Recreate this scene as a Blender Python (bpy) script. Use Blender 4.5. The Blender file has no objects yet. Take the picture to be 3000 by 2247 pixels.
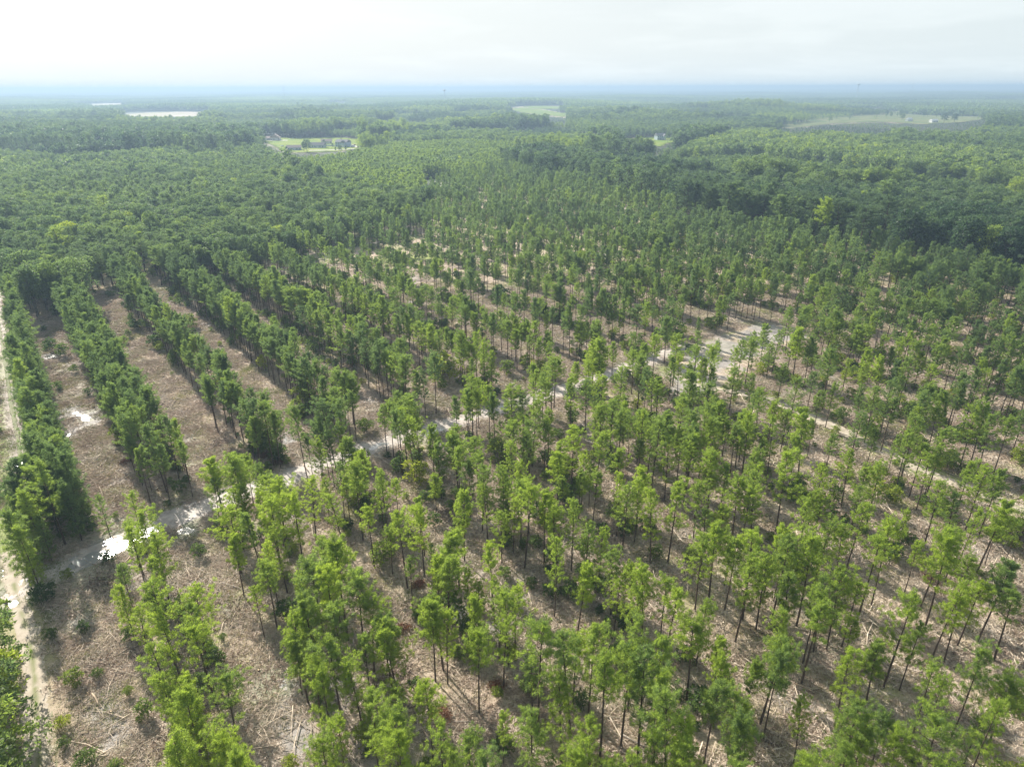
import bpy, math, random
import numpy as np
from mathutils import Matrix, Vector

random.seed(11)
rng = np.random.default_rng(11)
R = math.radians
SC = bpy.context.scene
COL = SC.collection

# ------------------------------------------------------------------ camera, sky, sun, exposure
CAM_H = 70.0
PITCH, ROLL = R(23.4), R(0.19)
FPX = 2000.0                                   # focal length in pixels of the 3000 px wide photograph
R0 = np.array([1.0, 0, 0]); U0 = np.array([0, math.sin(PITCH), math.cos(PITCH)]); F0 = np.array([0, math.cos(PITCH), -math.sin(PITCH)])
CR = math.cos(ROLL) * R0 - math.sin(ROLL) * U0
CU = math.cos(ROLL) * U0 + math.sin(ROLL) * R0
cam_data = bpy.data.cameras.new("camera"); cam = bpy.data.objects.new("camera", cam_data); COL.objects.link(cam)
cam_data.sensor_width = 36.0; cam_data.lens = 24.0; cam_data.clip_start = 0.5; cam_data.clip_end = 200000
cam.matrix_world = Matrix(((CR[0], CU[0], -F0[0], 0), (CR[1], CU[1], -F0[1], 0), (CR[2], CU[2], -F0[2], CAM_H), (0, 0, 0, 1)))
SC.camera = cam

SUN_EL, SUN_AZ = 32.0, -38.2                   # degrees; azimuth from the view direction (+Y), negative is left
SUN_STRENGTH, SKY_STRENGTH = 5.0, 0.060
sun_data = bpy.data.lights.new("sun", 'SUN'); sun_data.energy = SUN_STRENGTH; sun_data.angle = R(0.53); sun_data.color = (1.0, 0.94, 0.84)
sun = bpy.data.objects.new("sun", sun_data); COL.objects.link(sun)
sdir = Vector((math.sin(R(SUN_AZ)) * math.cos(R(SUN_EL)), math.cos(R(SUN_AZ)) * math.cos(R(SUN_EL)), math.sin(R(SUN_EL))))
sun.rotation_euler = sdir.to_track_quat('Z', 'Y').to_euler(); sun.location = sdir * 300

def N(nt, kind, **kw):
    n = nt.nodes.new(kind)
    for k, v in kw.items():
        if k.startswith('i_'):
            key = k[2:]; key = int(key) if key.isdigit() else key
            n.inputs[key].default_value = v
        else: setattr(n, k, v)
    return n

world = bpy.data.worlds.new("World"); SC.world = world; world.use_nodes = True
wt = world.node_tree; wt.nodes.clear()
sky = N(wt, 'ShaderNodeTexSky', sky_type='NISHITA', sun_disc=False, sun_elevation=R(SUN_EL), sun_rotation=R(SUN_AZ), altitude=50, air_density=1.0, dust_density=3.0, ozone_density=1.2)
tc = N(wt, 'ShaderNodeTexCoord'); sep = N(wt, 'ShaderNodeSeparateXYZ'); wt.links.new(tc.outputs['Generated'], sep.inputs[0])
# thin milky veil that thickens towards the horizon, broken by faint flat clouds
veil = N(wt, 'ShaderNodeMapRange', i_1=-0.02, i_2=0.62, i_3=0.95, i_4=0.26); wt.links.new(sep.outputs['Z'], veil.inputs[0])
add = N(wt, 'ShaderNodeMath', operation='ADD', i_1=0.09); wt.links.new(sep.outputs['Z'], add.inputs[0])
mx = N(wt, 'ShaderNodeMath', operation='MAXIMUM', i_1=0.03); wt.links.new(add.outputs[0], mx.inputs[0])
dv = N(wt, 'ShaderNodeVectorMath', operation='DIVIDE'); wt.links.new(tc.outputs['Generated'], dv.inputs[0])
cmb = N(wt, 'ShaderNodeCombineXYZ'); [wt.links.new(mx.outputs[0], cmb.inputs[i]) for i in range(3)]; wt.links.new(cmb.outputs[0], dv.inputs[1])
cl = N(wt, 'ShaderNodeTexNoise', i_Scale=0.62, i_Detail=7.0, i_Roughness=0.56, i_Distortion=0.25); wt.links.new(dv.outputs[0], cl.inputs['Vector'])
cr = N(wt, 'ShaderNodeMapRange', interpolation_type='SMOOTHSTEP', i_1=0.44, i_2=0.66, i_3=0.0, i_4=1.0); wt.links.new(cl.outputs['Fac'], cr.inputs[0])
sunv = N(wt, 'ShaderNodeVectorMath', operation='DOT_PRODUCT'); wt.links.new(tc.outputs['Generated'], sunv.inputs[0]); sunv.inputs[1].default_value = sdir
sg = N(wt, 'ShaderNodeMapRange', i_1=0.15, i_2=0.95, i_3=0.0, i_4=1.0); wt.links.new(sunv.outputs['Value'], sg.inputs[0])
vcol = N(wt, 'ShaderNodeMix', data_type='RGBA'); wt.links.new(sg.outputs[0], vcol.inputs['Factor'])
vcol.inputs['A'].default_value = (8.1, 9.1, 9.4, 1); vcol.inputs['B'].default_value = (9.4, 9.9, 10.0, 1)
m1 = N(wt, 'ShaderNodeMix', data_type='RGBA'); wt.links.new(veil.outputs[0], m1.inputs['Factor']); wt.links.new(sky.outputs[0], m1.inputs['A']); wt.links.new(vcol.outputs['Result'], m1.inputs['B'])
ccol = N(wt, 'ShaderNodeMix', data_type='RGBA', blend_type='MULTIPLY'); ccol.inputs['Factor'].default_value = 1.0
wt.links.new(vcol.outputs['Result'], ccol.inputs['A']); ccol.inputs['B'].default_value = (1.12, 1.09, 1.07, 1)
cf = N(wt, 'ShaderNodeMath', operation='MULTIPLY', i_1=0.4); wt.links.new(cr.outputs[0], cf.inputs[0])
m2 = N(wt, 'ShaderNodeMix', data_type='RGBA'); wt.links.new(cf.outputs[0], m2.inputs['Factor']); wt.links.new(m1.outputs['Result'], m2.inputs['A']); wt.links.new(ccol.outputs['Result'], m2.inputs['B'])
bg = N(wt, 'ShaderNodeBackground', i_Strength=SKY_STRENGTH); wt.links.new(m2.outputs['Result'], bg.inputs['Color'])
wo = N(wt, 'ShaderNodeOutputWorld'); wt.links.new(bg.outputs[0], wo.inputs[0])

SC.view_settings.view_transform = 'Standard'; SC.view_settings.look = 'None'
SC.view_settings.exposure = 0.82; SC.view_settings.gamma = 1.0; SC.view_settings.use_curve_mapping = False
SC.render.engine = 'CYCLES'
SC.cycles.max_bounces = 5; SC.cycles.diffuse_bounces = 2; SC.cycles.glossy_bounces = 2; SC.cycles.transmission_bounces = 3
SC.cycles.volume_bounces = 0; SC.cycles.transparent_max_bounces = 4; SC.cycles.use_denoising = True
SC.cycles.sample_clamp_indirect = 6.0
HAZE_DENSITY = 2.9e-4

# ------------------------------------------------------------------ projection helpers: "display" pixels are 2212 wide
DS = 3000 / 2212
def unproject(dx, dy, h=0.0):
    x = (dx * DS - 1500) / FPX; y = (1123.5 - dy * DS) / FPX
    d = F0 + x * CR + y * CU
    t = (h - CAM_H) / d[2]
    return d[0] * t, d[1] * t
def project(x, y, z):
    """world arrays -> display pixels (dx, dy), depth"""
    x = np.asarray(x, float); y = np.asarray(y, float); z = np.asarray(z, float) - CAM_H
    dep = x * F0[0] + y * F0[1] + z * F0[2]
    ok = np.maximum(dep, 1e-3)
    px = (x * CR[0] + y * CR[1] + z * CR[2]) / ok * FPX + 1500
    py = 1123.5 - (x * CU[0] + y * CU[1] + z * CU[2]) / ok * FPX
    return px / DS, py / DS, dep
def in_poly(px, py, poly):
    px = np.asarray(px); py = np.asarray(py); inside = np.zeros(px.shape, bool)
    n = len(poly); j = n - 1
    for i in range(n):
        xi, yi = poly[i]; xj, yj = poly[j]
        c = ((yi > py) != (yj > py)) & (px < (xj - xi) * (py - yi) / ((yj - yi) if yj != yi else 1e-9) + xi)
        inside ^= c; j = i
    return inside

# ------------------------------------------------------------------ noise
def _hash(ix, iy, seed):
    h = (ix.astype(np.int64) * 374761393 + iy.astype(np.int64) * 668265263 + seed * 1442695041) & 0xFFFFFFFF
    h = ((h ^ (h >> 13)) * 1274126177) & 0xFFFFFFFF
    return ((h ^ (h >> 16)) & 0xFFFF) / 65535.0
def vnoise(x, y, seed=0):
    x = np.asarray(x, float); y = np.asarray(y, float)
    ix = np.floor(x); iy = np.floor(y); fx = x - ix; fy = y - iy
    fx = fx * fx * (3 - 2 * fx); fy = fy * fy * (3 - 2 * fy)
    a = _hash(ix, iy, seed); b = _hash(ix + 1, iy, seed); c = _hash(ix, iy + 1, seed); d = _hash(ix + 1, iy + 1, seed)
    return (a + (b - a) * fx) * (1 - fy) + (c + (d - c) * fx) * fy
def fbm(x, y, seed=0, octs=4):
    s = 0; a = 0.5; t = 0
    for o in range(octs):
        s = s + a * vnoise(x * 2 ** o, y * 2 ** o, seed + o * 17); t += a; a *= 0.5
    return s / t
def smooth(e0, e1, v):
    t = np.clip((v - e0) / (e1 - e0), 0, 1); return t * t * (3 - 2 * t)
UX, UY = 0.6, -0.8        # direction of the planting rows (towards the viewer)
VX, VY = 0.8, 0.6         # across the rows
def vof(x, y): return x * VX + y * VY
def sof(x, y): return x * UX + y * UY

# ------------------------------------------------------------------ lines on the ground
def gpts(pts): return [unproject(*p) for p in pts]
def densify(pts, step):
    out = []
    P = [np.array(p, float) for p in pts]
    for i in range(len(P) - 1):
        p0 = P[max(i - 1, 0)]; p1 = P[i]; p2 = P[i + 1]; p3 = P[min(i + 2, len(P) - 1)]
        n = max(1, int(np.linalg.norm(p2 - p1) / step))
        for k in range(n):
            t = k / n
            out.append(0.5 * ((2 * p1) + (-p0 + p2) * t + (2 * p0 - 5 * p1 + 4 * p2 - p3) * t * t + (-p0 + 3 * p1 - 3 * p2 + p3) * t ** 3))
    out.append(P[-1]); return np.array(out)
def dist_line(x, y, line):
    x = np.asarray(x, float); y = np.asarray(y, float)
    d = np.full(x.shape, 1e9)
    lo = line.min(0) - 12; hi = line.max(0) + 12
    m = (x > lo[0]) & (x < hi[0]) & (y > lo[1]) & (y < hi[1])
    if not m.any(): return d
    xm = x[m]; ym = y[m]; dm = np.full(xm.shape, 1e9)
    for a, b in zip(line[:-1], line[1:]):
        ab = b - a; L = ab @ ab + 1e-9
        t = np.clip(((xm - a[0]) * ab[0] + (ym - a[1]) * ab[1]) / L, 0, 1)
        dm = np.minimum(dm, np.hypot(xm - a[0] - t * ab[0], ym - a[1] - t * ab[1]))
    d[m] = dm; return d
HAUL = densify(gpts([(20, 1300), (95, 1248), (170, 1210), (270, 1165), (400, 1110), (500, 1075), (620, 1030), (800, 968), (950, 922), (1090, 880), (1170, 855), (1300, 815), (1400, 778), (1480, 748)]), 5)
LEFT = densify([(-230, 297)] + gpts([(12, 790), (20, 850), (33, 920), (42, 980), (38, 1080), (20, 1190), (41, 1304), (60, 1371), (74, 1447), (76, 1504), (80, 1580), (84, 1660)]) + [(-47, 42), (-35, 25)], 6)
RIGHT = densify(gpts([(1450, 800), (1540, 840), (1640, 858), (1720, 888), (1800, 922), (1920, 980), (2040, 1035), (2130, 1068), (2240, 1110)]) + [(104, 92), (116, 74)], 6)
EDGE = densify(gpts([(1285, 460), (1400, 484), (1500, 498)]), 10)
EDGE2 = densify(gpts([(1640, 448), (1720, 462), (1800, 478), (1900, 500), (2050, 526), (2240, 556)]), 10)
YARD = [(1440, 850), (1455, 800), (1500, 748), (1570, 715), (1650, 697), (1735, 708), (1760, 728), (1700, 748), (1640, 772), (1610, 806), (1545, 846), (1500, 862)]

# puddles: display centre, radius along the rows, radius across, rotation class
PUD = [(262, 1172, 4.4, 2.3, 'r', 'blinding sunlit puddle filling the muddy road between the pines'),
       (190, 1208, 4.6, 2.5, 'r', 'long sun-glinting puddle at the shaded left end of the muddy road'),
       (330, 1140, 2.2, 1.6, 'r', 'small wet slick on the road just right of the brightest puddle'),
       (405, 1145, 2.6, 1.3, 'r', 'narrow puddle in the shaded muddy road below the second cleared lane'),
       (160, 890, 4.0, 1.4, 'u', 'pale rutted puddle on the left side of the first cleared lane'),
       (186, 905, 4.2, 1.1, 'u', 'pale rut of standing water on the right side of the first cleared lane'),
       (112, 770, 2.8, 1.6, 'u', 'pair of small pools high up the first cleared lane'),
       (148, 938, 2.0, 1.3, 'u', 'small pool under the dense pines beside the first cleared lane'),
       (600, 1052, 3.0, 2.2, 'r', 'grey puddle spread across the road below the third cleared lane'),
       (618, 948, 2.4, 1.3, 'u', 'sky-bright pool among trunks beside the second cleared lane'),
       (820, 962, 3.2, 1.3, 'r', 'silver puddle in the road ruts by the tall roadside pines'),
       (935, 932, 3.2, 1.2, 'r', 'bluish puddle in the road ruts halfway along the road'),
       (1082, 882, 3.0, 1.3, 'r', 'bright puddle in the road right of the halfway bend'),
       (1305, 815, 2.6, 1.1, 'r', 'small puddle near the far end of the muddy road'),
       (798, 864, 2.8, 1.0, 'u', 'slim blue pool in the fifth cleared lane above the road'),
       (905, 655, 3.5, 1.3, 'u', 'pale pool shining between the pines far up the slash'),
       (1612, 762, 3.0, 1.6, 'r', 'small sky-blue puddle inside the bare loading yard'),
       (2010, 675, 3.2, 1.5, 'u', 'blue pool half hidden in the right-hand pines'),
       (1085, 1352, 2.2, 0.8, 'u', 'small blue pool below the fallen pine top in the lower middle'),
       (1100, 1285, 2.6, 0.8, 'u', 'thin blue pool beside the slash in the lower middle lane'),
       (990, 1332, 2.0, 0.8, 'u', 'small grey pool behind the bushy pine in the lower middle'),
       (612, 1478, 3.2, 0.8, 'u', 'muddy water-filled rut in the second lane near the bottom'),
       (720, 1500, 2.6, 0.8, 'u', 'dark wet rut beside the lowest pines left of centre'),
       (1263, 925, 2.0, 0.9, 'u', 'blue pool among trunks just below the road at centre right'),
       (1460, 990, 1.8, 0.8, 'u', 'tiny blue pool among pines below the loading yard'),
       (1278, 950, 1.4, 0.7, 'u', 'tiny pool next to the blue one among trunks below the road'),
       (8, 1235, 1.6, 0.6, 'u', 'white glinting puddle at the left track corner'),
       (30, 1300, 1.2, 0.6, 'u', 'small white puddle where the left track meets the road'),
       (40, 1000, 1.4, 0.6, 'u', 'sliver of water beside the grassy left track')]
for i, p in enumerate(PUD):
    gx, gy = unproject(p[0], p[1]); a = math.atan2(UY, UX) if p[4] == 'u' else math.atan2(0.642, 0.767)
    PUD[i] = (gx, gy, p[2], p[3], a, p[5])

def undul(x, y):
    d = np.hypot(x, y); m = smooth(420, 2200, d)
    return m * ((fbm(x / 700, y / 700, 5, 3) - 0.5) * 26 - 1.0)
def relief(x, y):
    """ground height"""
    x = np.asarray(x, float); y = np.asarray(y, float)
    near = 1 - smooth(300, 420, np.hypot(x, y))
    z = near * (((fbm(x / 1.7, y / 1.7, 3, 3) - 0.5) * 0.22) + (vnoise(x / 0.75, y / 0.75, 9) - 0.5) * 0.09 + 0.035)
    for line, w in ((HAUL, 3.4), (LEFT, 2.8), (RIGHT, 2.6)):
        m = 1 - smooth(w, w + 2.2, dist_line(x, y, line)); z = z * (1 - m * 0.8)
    for gx, gy, ra, rb, a, _ in PUD:
        m = (np.abs(x - gx) < 9) & (np.abs(y - gy) < 9)
        if not m.any(): continue
        dx = x[m] - gx; dy = y[m] - gy
        p = (dx * math.cos(a) + dy * math.sin(a)) / ra; q = (-dx * math.sin(a) + dy * math.cos(a)) / rb
        r = np.sqrt(p * p + q * q)
        z[m] += -(0.34 * fbm(dx / 1.7 + gx, dy / 1.7 + gy, 21, 2) - 0.05) * 1.5 * np.clip(1.15 - r, 0, 1) ** 0.7
    return z + undul(x, y)
WATER_Z = -0.075

# ------------------------------------------------------------------ mesh helpers
def new_mesh(name, verts, faces_flat, face_sizes, mats=(), mat_idx=None, smooth_shade=False, attrs=None):
    me = bpy.data.meshes.new(name)
    verts = np.asarray(verts, np.float32); fl = np.asarray(faces_flat, np.int32); fs = np.asarray(face_sizes, np.int32)
    me.vertices.add(len(verts)); me.vertices.foreach_set('co', verts.ravel())
    if len(fs):
      me.loops.add(len(fl)); me.loops.foreach_set('vertex_index', fl)
      st = np.concatenate(([0], np.cumsum(fs)[:-1])).astype(np.int32)
      me.polygons.add(len(fs)); me.polygons.foreach_set('loop_start', st); me.polygons.foreach_set('loop_total', fs)
    for m in mats: me.materials.append(m)
    if mat_idx is not None: me.polygons.foreach_set('material_index', np.asarray(mat_idx, np.int32))
    if len(fs): me.polygons.foreach_set('use_smooth', np.full(len(fs), smooth_shade))
    if attrs:
        for k, v in attrs.items():
            v = np.asarray(v, np.float32)
            if v.ndim == 1: a = me.attributes.new(k, 'FLOAT', 'POINT'); a.data.foreach_set('value', v)
            elif v.shape[1] == 3: a = me.attributes.new(k, 'FLOAT_VECTOR', 'POINT'); a.data.foreach_set('vector', v.ravel())
            else: a = me.attributes.new(k, 'FLOAT_COLOR', 'POINT'); a.data.foreach_set('color', v.ravel())
    me.update(calc_edges=True); return me
def link(name, me, parent=None, kind=None, label=None, cat=None, group=None, loc=None, rz=None, scale=None):
    o = bpy.data.objects.new(name, me); COL.objects.link(o)
    if parent is not None: o.parent = parent
    if kind: o['kind'] = kind
    if label: o['label'] = label
    if cat: o['category'] = cat
    if group: o['group'] = group
    if loc is not None: o.location = loc
    if rz is not None: o.rotation_euler = (0, 0, rz)
    if scale is not None: o.scale = scale
    return o
def grid_mesh(name, xs, ys, zfun, mats, attrfun=None, smooth_shade=True, keep=None):
    X, Y = np.meshgrid(xs, ys); x = X.ravel(); y = Y.ravel(); z = zfun(x, y)
    nx, ny = len(xs), len(ys)
    i = (np.arange(ny - 1)[:, None] * nx + np.arange(nx - 1)[None, :]).ravel()
    q = np.stack([i, i + 1, i + nx + 1, i + nx], 1)
    if keep is not None:
        cx = x[q].mean(1); cy = y[q].mean(1); q = q[keep(cx, cy)]
    return new_mesh(name, np.stack([x, y, z], 1), q.ravel(), np.full(len(q), 4), mats, smooth_shade=smooth_shade, attrs=attrfun(x, y) if attrfun else None)

class MB:
    """collects simple solids and makes one mesh of them"""
    def __init__(s): s.v = []; s.f = []; s.n = 0
    def add(s, vs, fs):
        s.v += [tuple(v) for v in vs]; s.f += [tuple(i + s.n for i in f) for f in fs]; s.n += len(vs); return s
    def box(s, x0, x1, y0, y1, z0, z1):
        return s.add([(x0, y0, z0), (x1, y0, z0), (x1, y1, z0), (x0, y1, z0), (x0, y0, z1), (x1, y0, z1), (x1, y1, z1), (x0, y1, z1)],
                     [(0, 3, 2, 1), (4, 5, 6, 7), (0, 1, 5, 4), (1, 2, 6, 5), (2, 3, 7, 6), (3, 0, 4, 7)])
    def tube(s, pts, rad, k=6):
        pts = [np.array(p, float) for p in pts]; vs = []; fs = []
        for i, p in enumerate(pts):
            d = pts[min(i + 1, len(pts) - 1)] - pts[max(i - 1, 0)]; d /= np.linalg.norm(d) + 1e-9
            a = np.cross(d, [0, 0, 1.0] if abs(d[2]) < 0.9 else [1.0, 0, 0]); a /= np.linalg.norm(a); b = np.cross(d, a)
            r = rad[i] if hasattr(rad, '__len__') else rad
            for j in range(k):
                t = 2 * math.pi * j / k; vs.append(p + r * (math.cos(t) * a + math.sin(t) * b))
        for i in range(len(pts) - 1):
            for j in range(k):
                fs.append((i * k + j, i * k + (j + 1) % k, (i + 1) * k + (j + 1) % k, (i + 1) * k + j))
        fs.append(tuple(range(k - 1, -1, -1))); fs.append(tuple((len(pts) - 1) * k + j for j in range(k)))
        return s.add(vs, fs)
    def mesh(s, name, mat, smooth_shade=False):
        me = bpy.data.meshes.new(name); me.from_pydata(s.v, [], s.f)
        for m in (mat if isinstance(mat, (list, tuple)) else [mat]): me.materials.append(m)
        if smooth_shade: me.polygons.foreach_set('use_smooth', np.full(len(s.f), True))
        me.update(); return me

# ------------------------------------------------------------------ materials
def mat(name):
    m = bpy.data.materials.new(name); m.use_nodes = True; m.node_tree.nodes.clear(); return m, m.node_tree
def plain(name, col, rough=0.7, var=0.15, scale=3.0, metal=0.0, spec=0.3):
    m, t = mat(name)
    tcn = N(t, 'ShaderNodeTexCoord'); no = N(t, 'ShaderNodeTexNoise', i_Scale=scale, i_Detail=5.0); t.links.new(tcn.outputs['Object'], no.inputs['Vector'])
    mr = N(t, 'ShaderNodeMapRange', i_1=0.3, i_2=0.7, i_3=1 - var, i_4=1 + var); t.links.new(no.outputs['Fac'], mr.inputs[0])
    mm = N(t, 'ShaderNodeVectorMath', operation='SCALE'); mm.inputs[0].default_value = col[:3]; t.links.new(mr.outputs[0], mm.inputs['Scale'])
    b = N(t, 'ShaderNodeBsdfPrincipled', i_Roughness=rough, i_Metallic=metal); b.inputs['Specular IOR Level'].default_value = spec
    t.links.new(mm.outputs[0], b.inputs['Base Color'])
    o = N(t, 'ShaderNodeOutputMaterial'); t.links.new(b.outputs[0], o.inputs[0]); return m
def leaf_mat(name, stops, trans=0.42, rough=0.55, tboost=(1.9, 2.0, 1.3), spec=0.35):
    """foliage: colour from the tint set per tree and each clump's age (leafvar)"""
    m, t = mat(name)
    at = N(t, 'ShaderNodeAttribute', attribute_type='INSTANCER', attribute_name='tint')
    oi = N(t, 'ShaderNodeObjectInfo'); lv = N(t, 'ShaderNodeAttribute', attribute_type='GEOMETRY', attribute_name='leafvar')
    a = N(t, 'ShaderNodeMath', operation='MULTIPLY_ADD', i_1=0.34, i_2=-0.17); t.links.new(lv.outputs['Fac'], a.inputs[0])
    b_ = N(t, 'ShaderNodeMath', operation='MULTIPLY_ADD', i_1=0.16, i_2=-0.08); t.links.new(oi.outputs['Random'], b_.inputs[0])
    s1 = N(t, 'ShaderNodeMath', operation='ADD'); t.links.new(a.outputs[0], s1.inputs[0]); t.links.new(b_.outputs[0], s1.inputs[1])
    s2 = N(t, 'ShaderNodeMath', operation='ADD'); t.links.new(s1.outputs[0], s2.inputs[0]); t.links.new(at.outputs['Fac'], s2.inputs[1])
    rp = N(t, 'ShaderNodeValToRGB'); t.links.new(s2.outputs[0], rp.inputs[0])
    el = rp.color_ramp.elements
    while len(el) > 1: el.remove(el[-1])
    el[0].position = stops[0][0]; el[0].color = (*stops[0][1], 1)
    for p, c in stops[1:]: e = el.new(p); e.color = (*c, 1)
    pb = N(t, 'ShaderNodeBsdfPrincipled', i_Roughness=rough); pb.inputs['Specular IOR Level'].default_value = spec; t.links.new(rp.outputs[0], pb.inputs['Base Color'])
    tm = N(t, 'ShaderNodeVectorMath', operation='MULTIPLY'); t.links.new(rp.outputs[0], tm.inputs[0]); tm.inputs[1].default_value = tboost
    tb = N(t, 'ShaderNodeBsdfTranslucent'); t.links.new(tm.outputs[0], tb.inputs['Color'])
    mxs = N(t, 'ShaderNodeMixShader', i_0=trans); t.links.new(pb.outputs[0], mxs.inputs[1]); t.links.new(tb.outputs[0], mxs.inputs[2])
    o = N(t, 'ShaderNodeOutputMaterial'); t.links.new(mxs.outputs[0], o.inputs[0]); return m
M_NEEDLE = leaf_mat('pine_needles', [(0.0, (0.062, 0.104, 0.076)), (0.35, (0.115, 0.180, 0.092)), (0.7, (0.198, 0.278, 0.070)), (1.0, (0.260, 0.350, 0.072))], trans=0.58, tboost=(2.1, 2.0, 1.1))
M_LEAF = leaf_mat('broad_leaves', [(0.0, (0.042, 0.076, 0.046)), (0.4, (0.112, 0.162, 0.080)), (0.75, (0.180, 0.240, 0.075)), (1.0, (0.320, 0.370, 0.050))], trans=0.48)
M_SHRUB = leaf_mat('shrub_leaves', [(0.0, (0.055, 0.095, 0.035)), (0.5, (0.120, 0.170, 0.050)), (1.0, (0.290, 0.320, 0.055))], trans=0.45)
M_WEED = leaf_mat('weed_blades', [(0.0, (0.16, 0.22, 0.06)), (0.5, (0.30, 0.31, 0.13)), (1.0, (0.48, 0.40, 0.26))], trans=0.3, tboost=(1.3, 1.3, 1.1))
M_BARK = plain('pine_bark', (0.095, 0.070, 0.055), 0.9, 0.35, 2.5)
M_BARK2 = plain('grey_bark', (0.130, 0.115, 0.098), 0.9, 0.3, 2.5)
M_LOG = plain('peeled_log_wood', (0.44, 0.34, 0.25), 0.75, 0.3, 3.0)
M_LOGG = plain('weathered_grey_wood', (0.30, 0.26, 0.22), 0.85, 0.3, 3.0)
M_CUT = plain('fresh_cut_wood', (0.62, 0.47, 0.29), 0.7, 0.15, 8.0)
M_STICK = plain('dry_branch_wood', (0.56, 0.47, 0.37), 0.85, 0.5, 0.6)
M_RUST = plain('dead_rust_needles', (0.23, 0.105, 0.055), 0.9, 0.3, 5.0)
M_WALLW = plain('white_siding', (0.70, 0.70, 0.68), 0.7, 0.05)
M_WALLB = plain('pale_blue_siding', (0.42, 0.50, 0.58), 0.7, 0.05)
M_BRICK = plain('brick_red', (0.33, 0.22, 0.18), 0.85, 0.1)
M_ROOFG = plain('grey_shingles', (0.19, 0.19, 0.20), 0.85, 0.15, 6)
M_ROOFP = plain('pinkish_shingles', (0.42, 0.34, 0.31), 0.85, 0.12, 6)
M_ROOFW = plain('white_metal_roofing', (0.78, 0.78, 0.77), 0.35, 0.05)
M_GLASS = plain('window_glass', (0.05, 0.07, 0.09), 0.1, 0.05, 3, 0.0, 0.6)
M_CONC = plain('pale_concrete', (0.50, 0.47, 0.43), 0.8, 0.1)
M_METAL = plain('galvanised_steel', (0.45, 0.46, 0.47), 0.45, 0.1, 3, 0.6)
M_CARW = plain('white_car_paint', (0.80, 0.80, 0.80), 0.25, 0.02, 1, 0.0, 0.6)
M_CARR = plain('dark_red_car_paint', (0.25, 0.04, 0.04), 0.25, 0.02, 1, 0.0, 0.6)
M_TYRE = plain('tyre_rubber', (0.02, 0.02, 0.02), 0.8, 0.1)

def ground_material():
    m, t = mat('forest_ground')
    L = t.links.new
    g = N(t, 'ShaderNodeNewGeometry'); msk = N(t, 'ShaderNodeAttribute', attribute_name='mask'); sp = N(t, 'ShaderNodeSeparateColor'); L(msk.outputs['Color'], sp.inputs[0]); al = N(t, 'ShaderNodeAttribute', attribute_name='wet')
    def noise(scale, det=6.0, rough=0.6, dist=0.0):
        n = N(t, 'ShaderNodeTexNoise', i_Scale=scale, i_Detail=det, i_Roughness=rough, i_Distortion=dist); L(g.outputs['Position'], n.inputs['Vector']); return n
    def rng_(src, a, b, c=0.0, d=1.0):
        r = N(t, 'ShaderNodeMapRange', i_1=a, i_2=b, i_3=c, i_4=d); L(src, r.inputs[0]); return r.outputs[0]
    def mixc(f, a, b):
        x = N(t, 'ShaderNodeMix', data_type='RGBA')
        for s, k in ((f, 'Factor'), (a, 'A'), (b, 'B')):
            if isinstance(s, tuple): x.inputs[k].default_value = (*s, 1)
            elif isinstance(s, float): x.inputs[k].default_value = s
            else: L(s, x.inputs[k])
        return x.outputs['Result']
    big = noise(0.09, 4); mid = noise(0.55, 6, 0.65, 0.5); fin = noise(3.2, 6, 0.72, 0.8); vf = noise(11.0, 3, 0.7)
    base = mixc(rng_(mid.outputs['Fac'], 0.36, 0.62), (0.37, 0.282, 0.212), (0.66, 0.53, 0.42))
    base = mixc(rng_(big.outputs['Fac'], 0.42, 0.62), base, mixc(0.55, base, (0.42, 0.37, 0.22)))
    base = mixc(rng_(fin.outputs['Fac'], 0.54, 0.72), base, (0.115, 0.085, 0.062))
    base = mixc(rng_(vf.outputs['Fac'], 0.58, 0.70), base, (0.50, 0.41, 0.33))
    mud = mixc(rng_(mid.outputs['Fac'], 0.35, 0.65), (0.27, 0.245, 0.225), (0.48, 0.435, 0.395))
    mud = mixc(rng_(fin.outputs['Fac'], 0.56, 0.70), mud, (0.15, 0.125, 0.105))
    grass = mixc(rng_(fin.outputs['Fac'], 0.35, 0.65), (0.20, 0.26, 0.055), (0.36, 0.42, 0.10))
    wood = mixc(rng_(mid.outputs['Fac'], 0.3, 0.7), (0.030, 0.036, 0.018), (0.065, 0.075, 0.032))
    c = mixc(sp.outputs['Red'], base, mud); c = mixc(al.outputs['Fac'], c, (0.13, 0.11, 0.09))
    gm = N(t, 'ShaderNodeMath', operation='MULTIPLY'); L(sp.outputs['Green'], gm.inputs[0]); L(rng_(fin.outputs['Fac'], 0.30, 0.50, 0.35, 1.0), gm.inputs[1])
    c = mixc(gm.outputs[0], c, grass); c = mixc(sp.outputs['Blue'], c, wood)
    b = N(t, 'ShaderNodeBsdfPrincipled'); b.inputs['Specular IOR Level'].default_value = 0.3
    L(c, b.inputs['Base Color']); L(rng_(sp.outputs['Red'], 0.0, 1.0, 0.92, 0.62), b.inputs['Roughness'])
    bp = N(t, 'ShaderNodeBump', i_Strength=0.9, i_Distance=0.09); L(fin.outputs['Fac'], bp.inputs['Height']); L(bp.outputs[0], b.inputs['Normal'])
    o = N(t, 'ShaderNodeOutputMaterial'); L(b.outputs[0], o.inputs[0]); return m
M_GROUND = ground_material()
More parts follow.
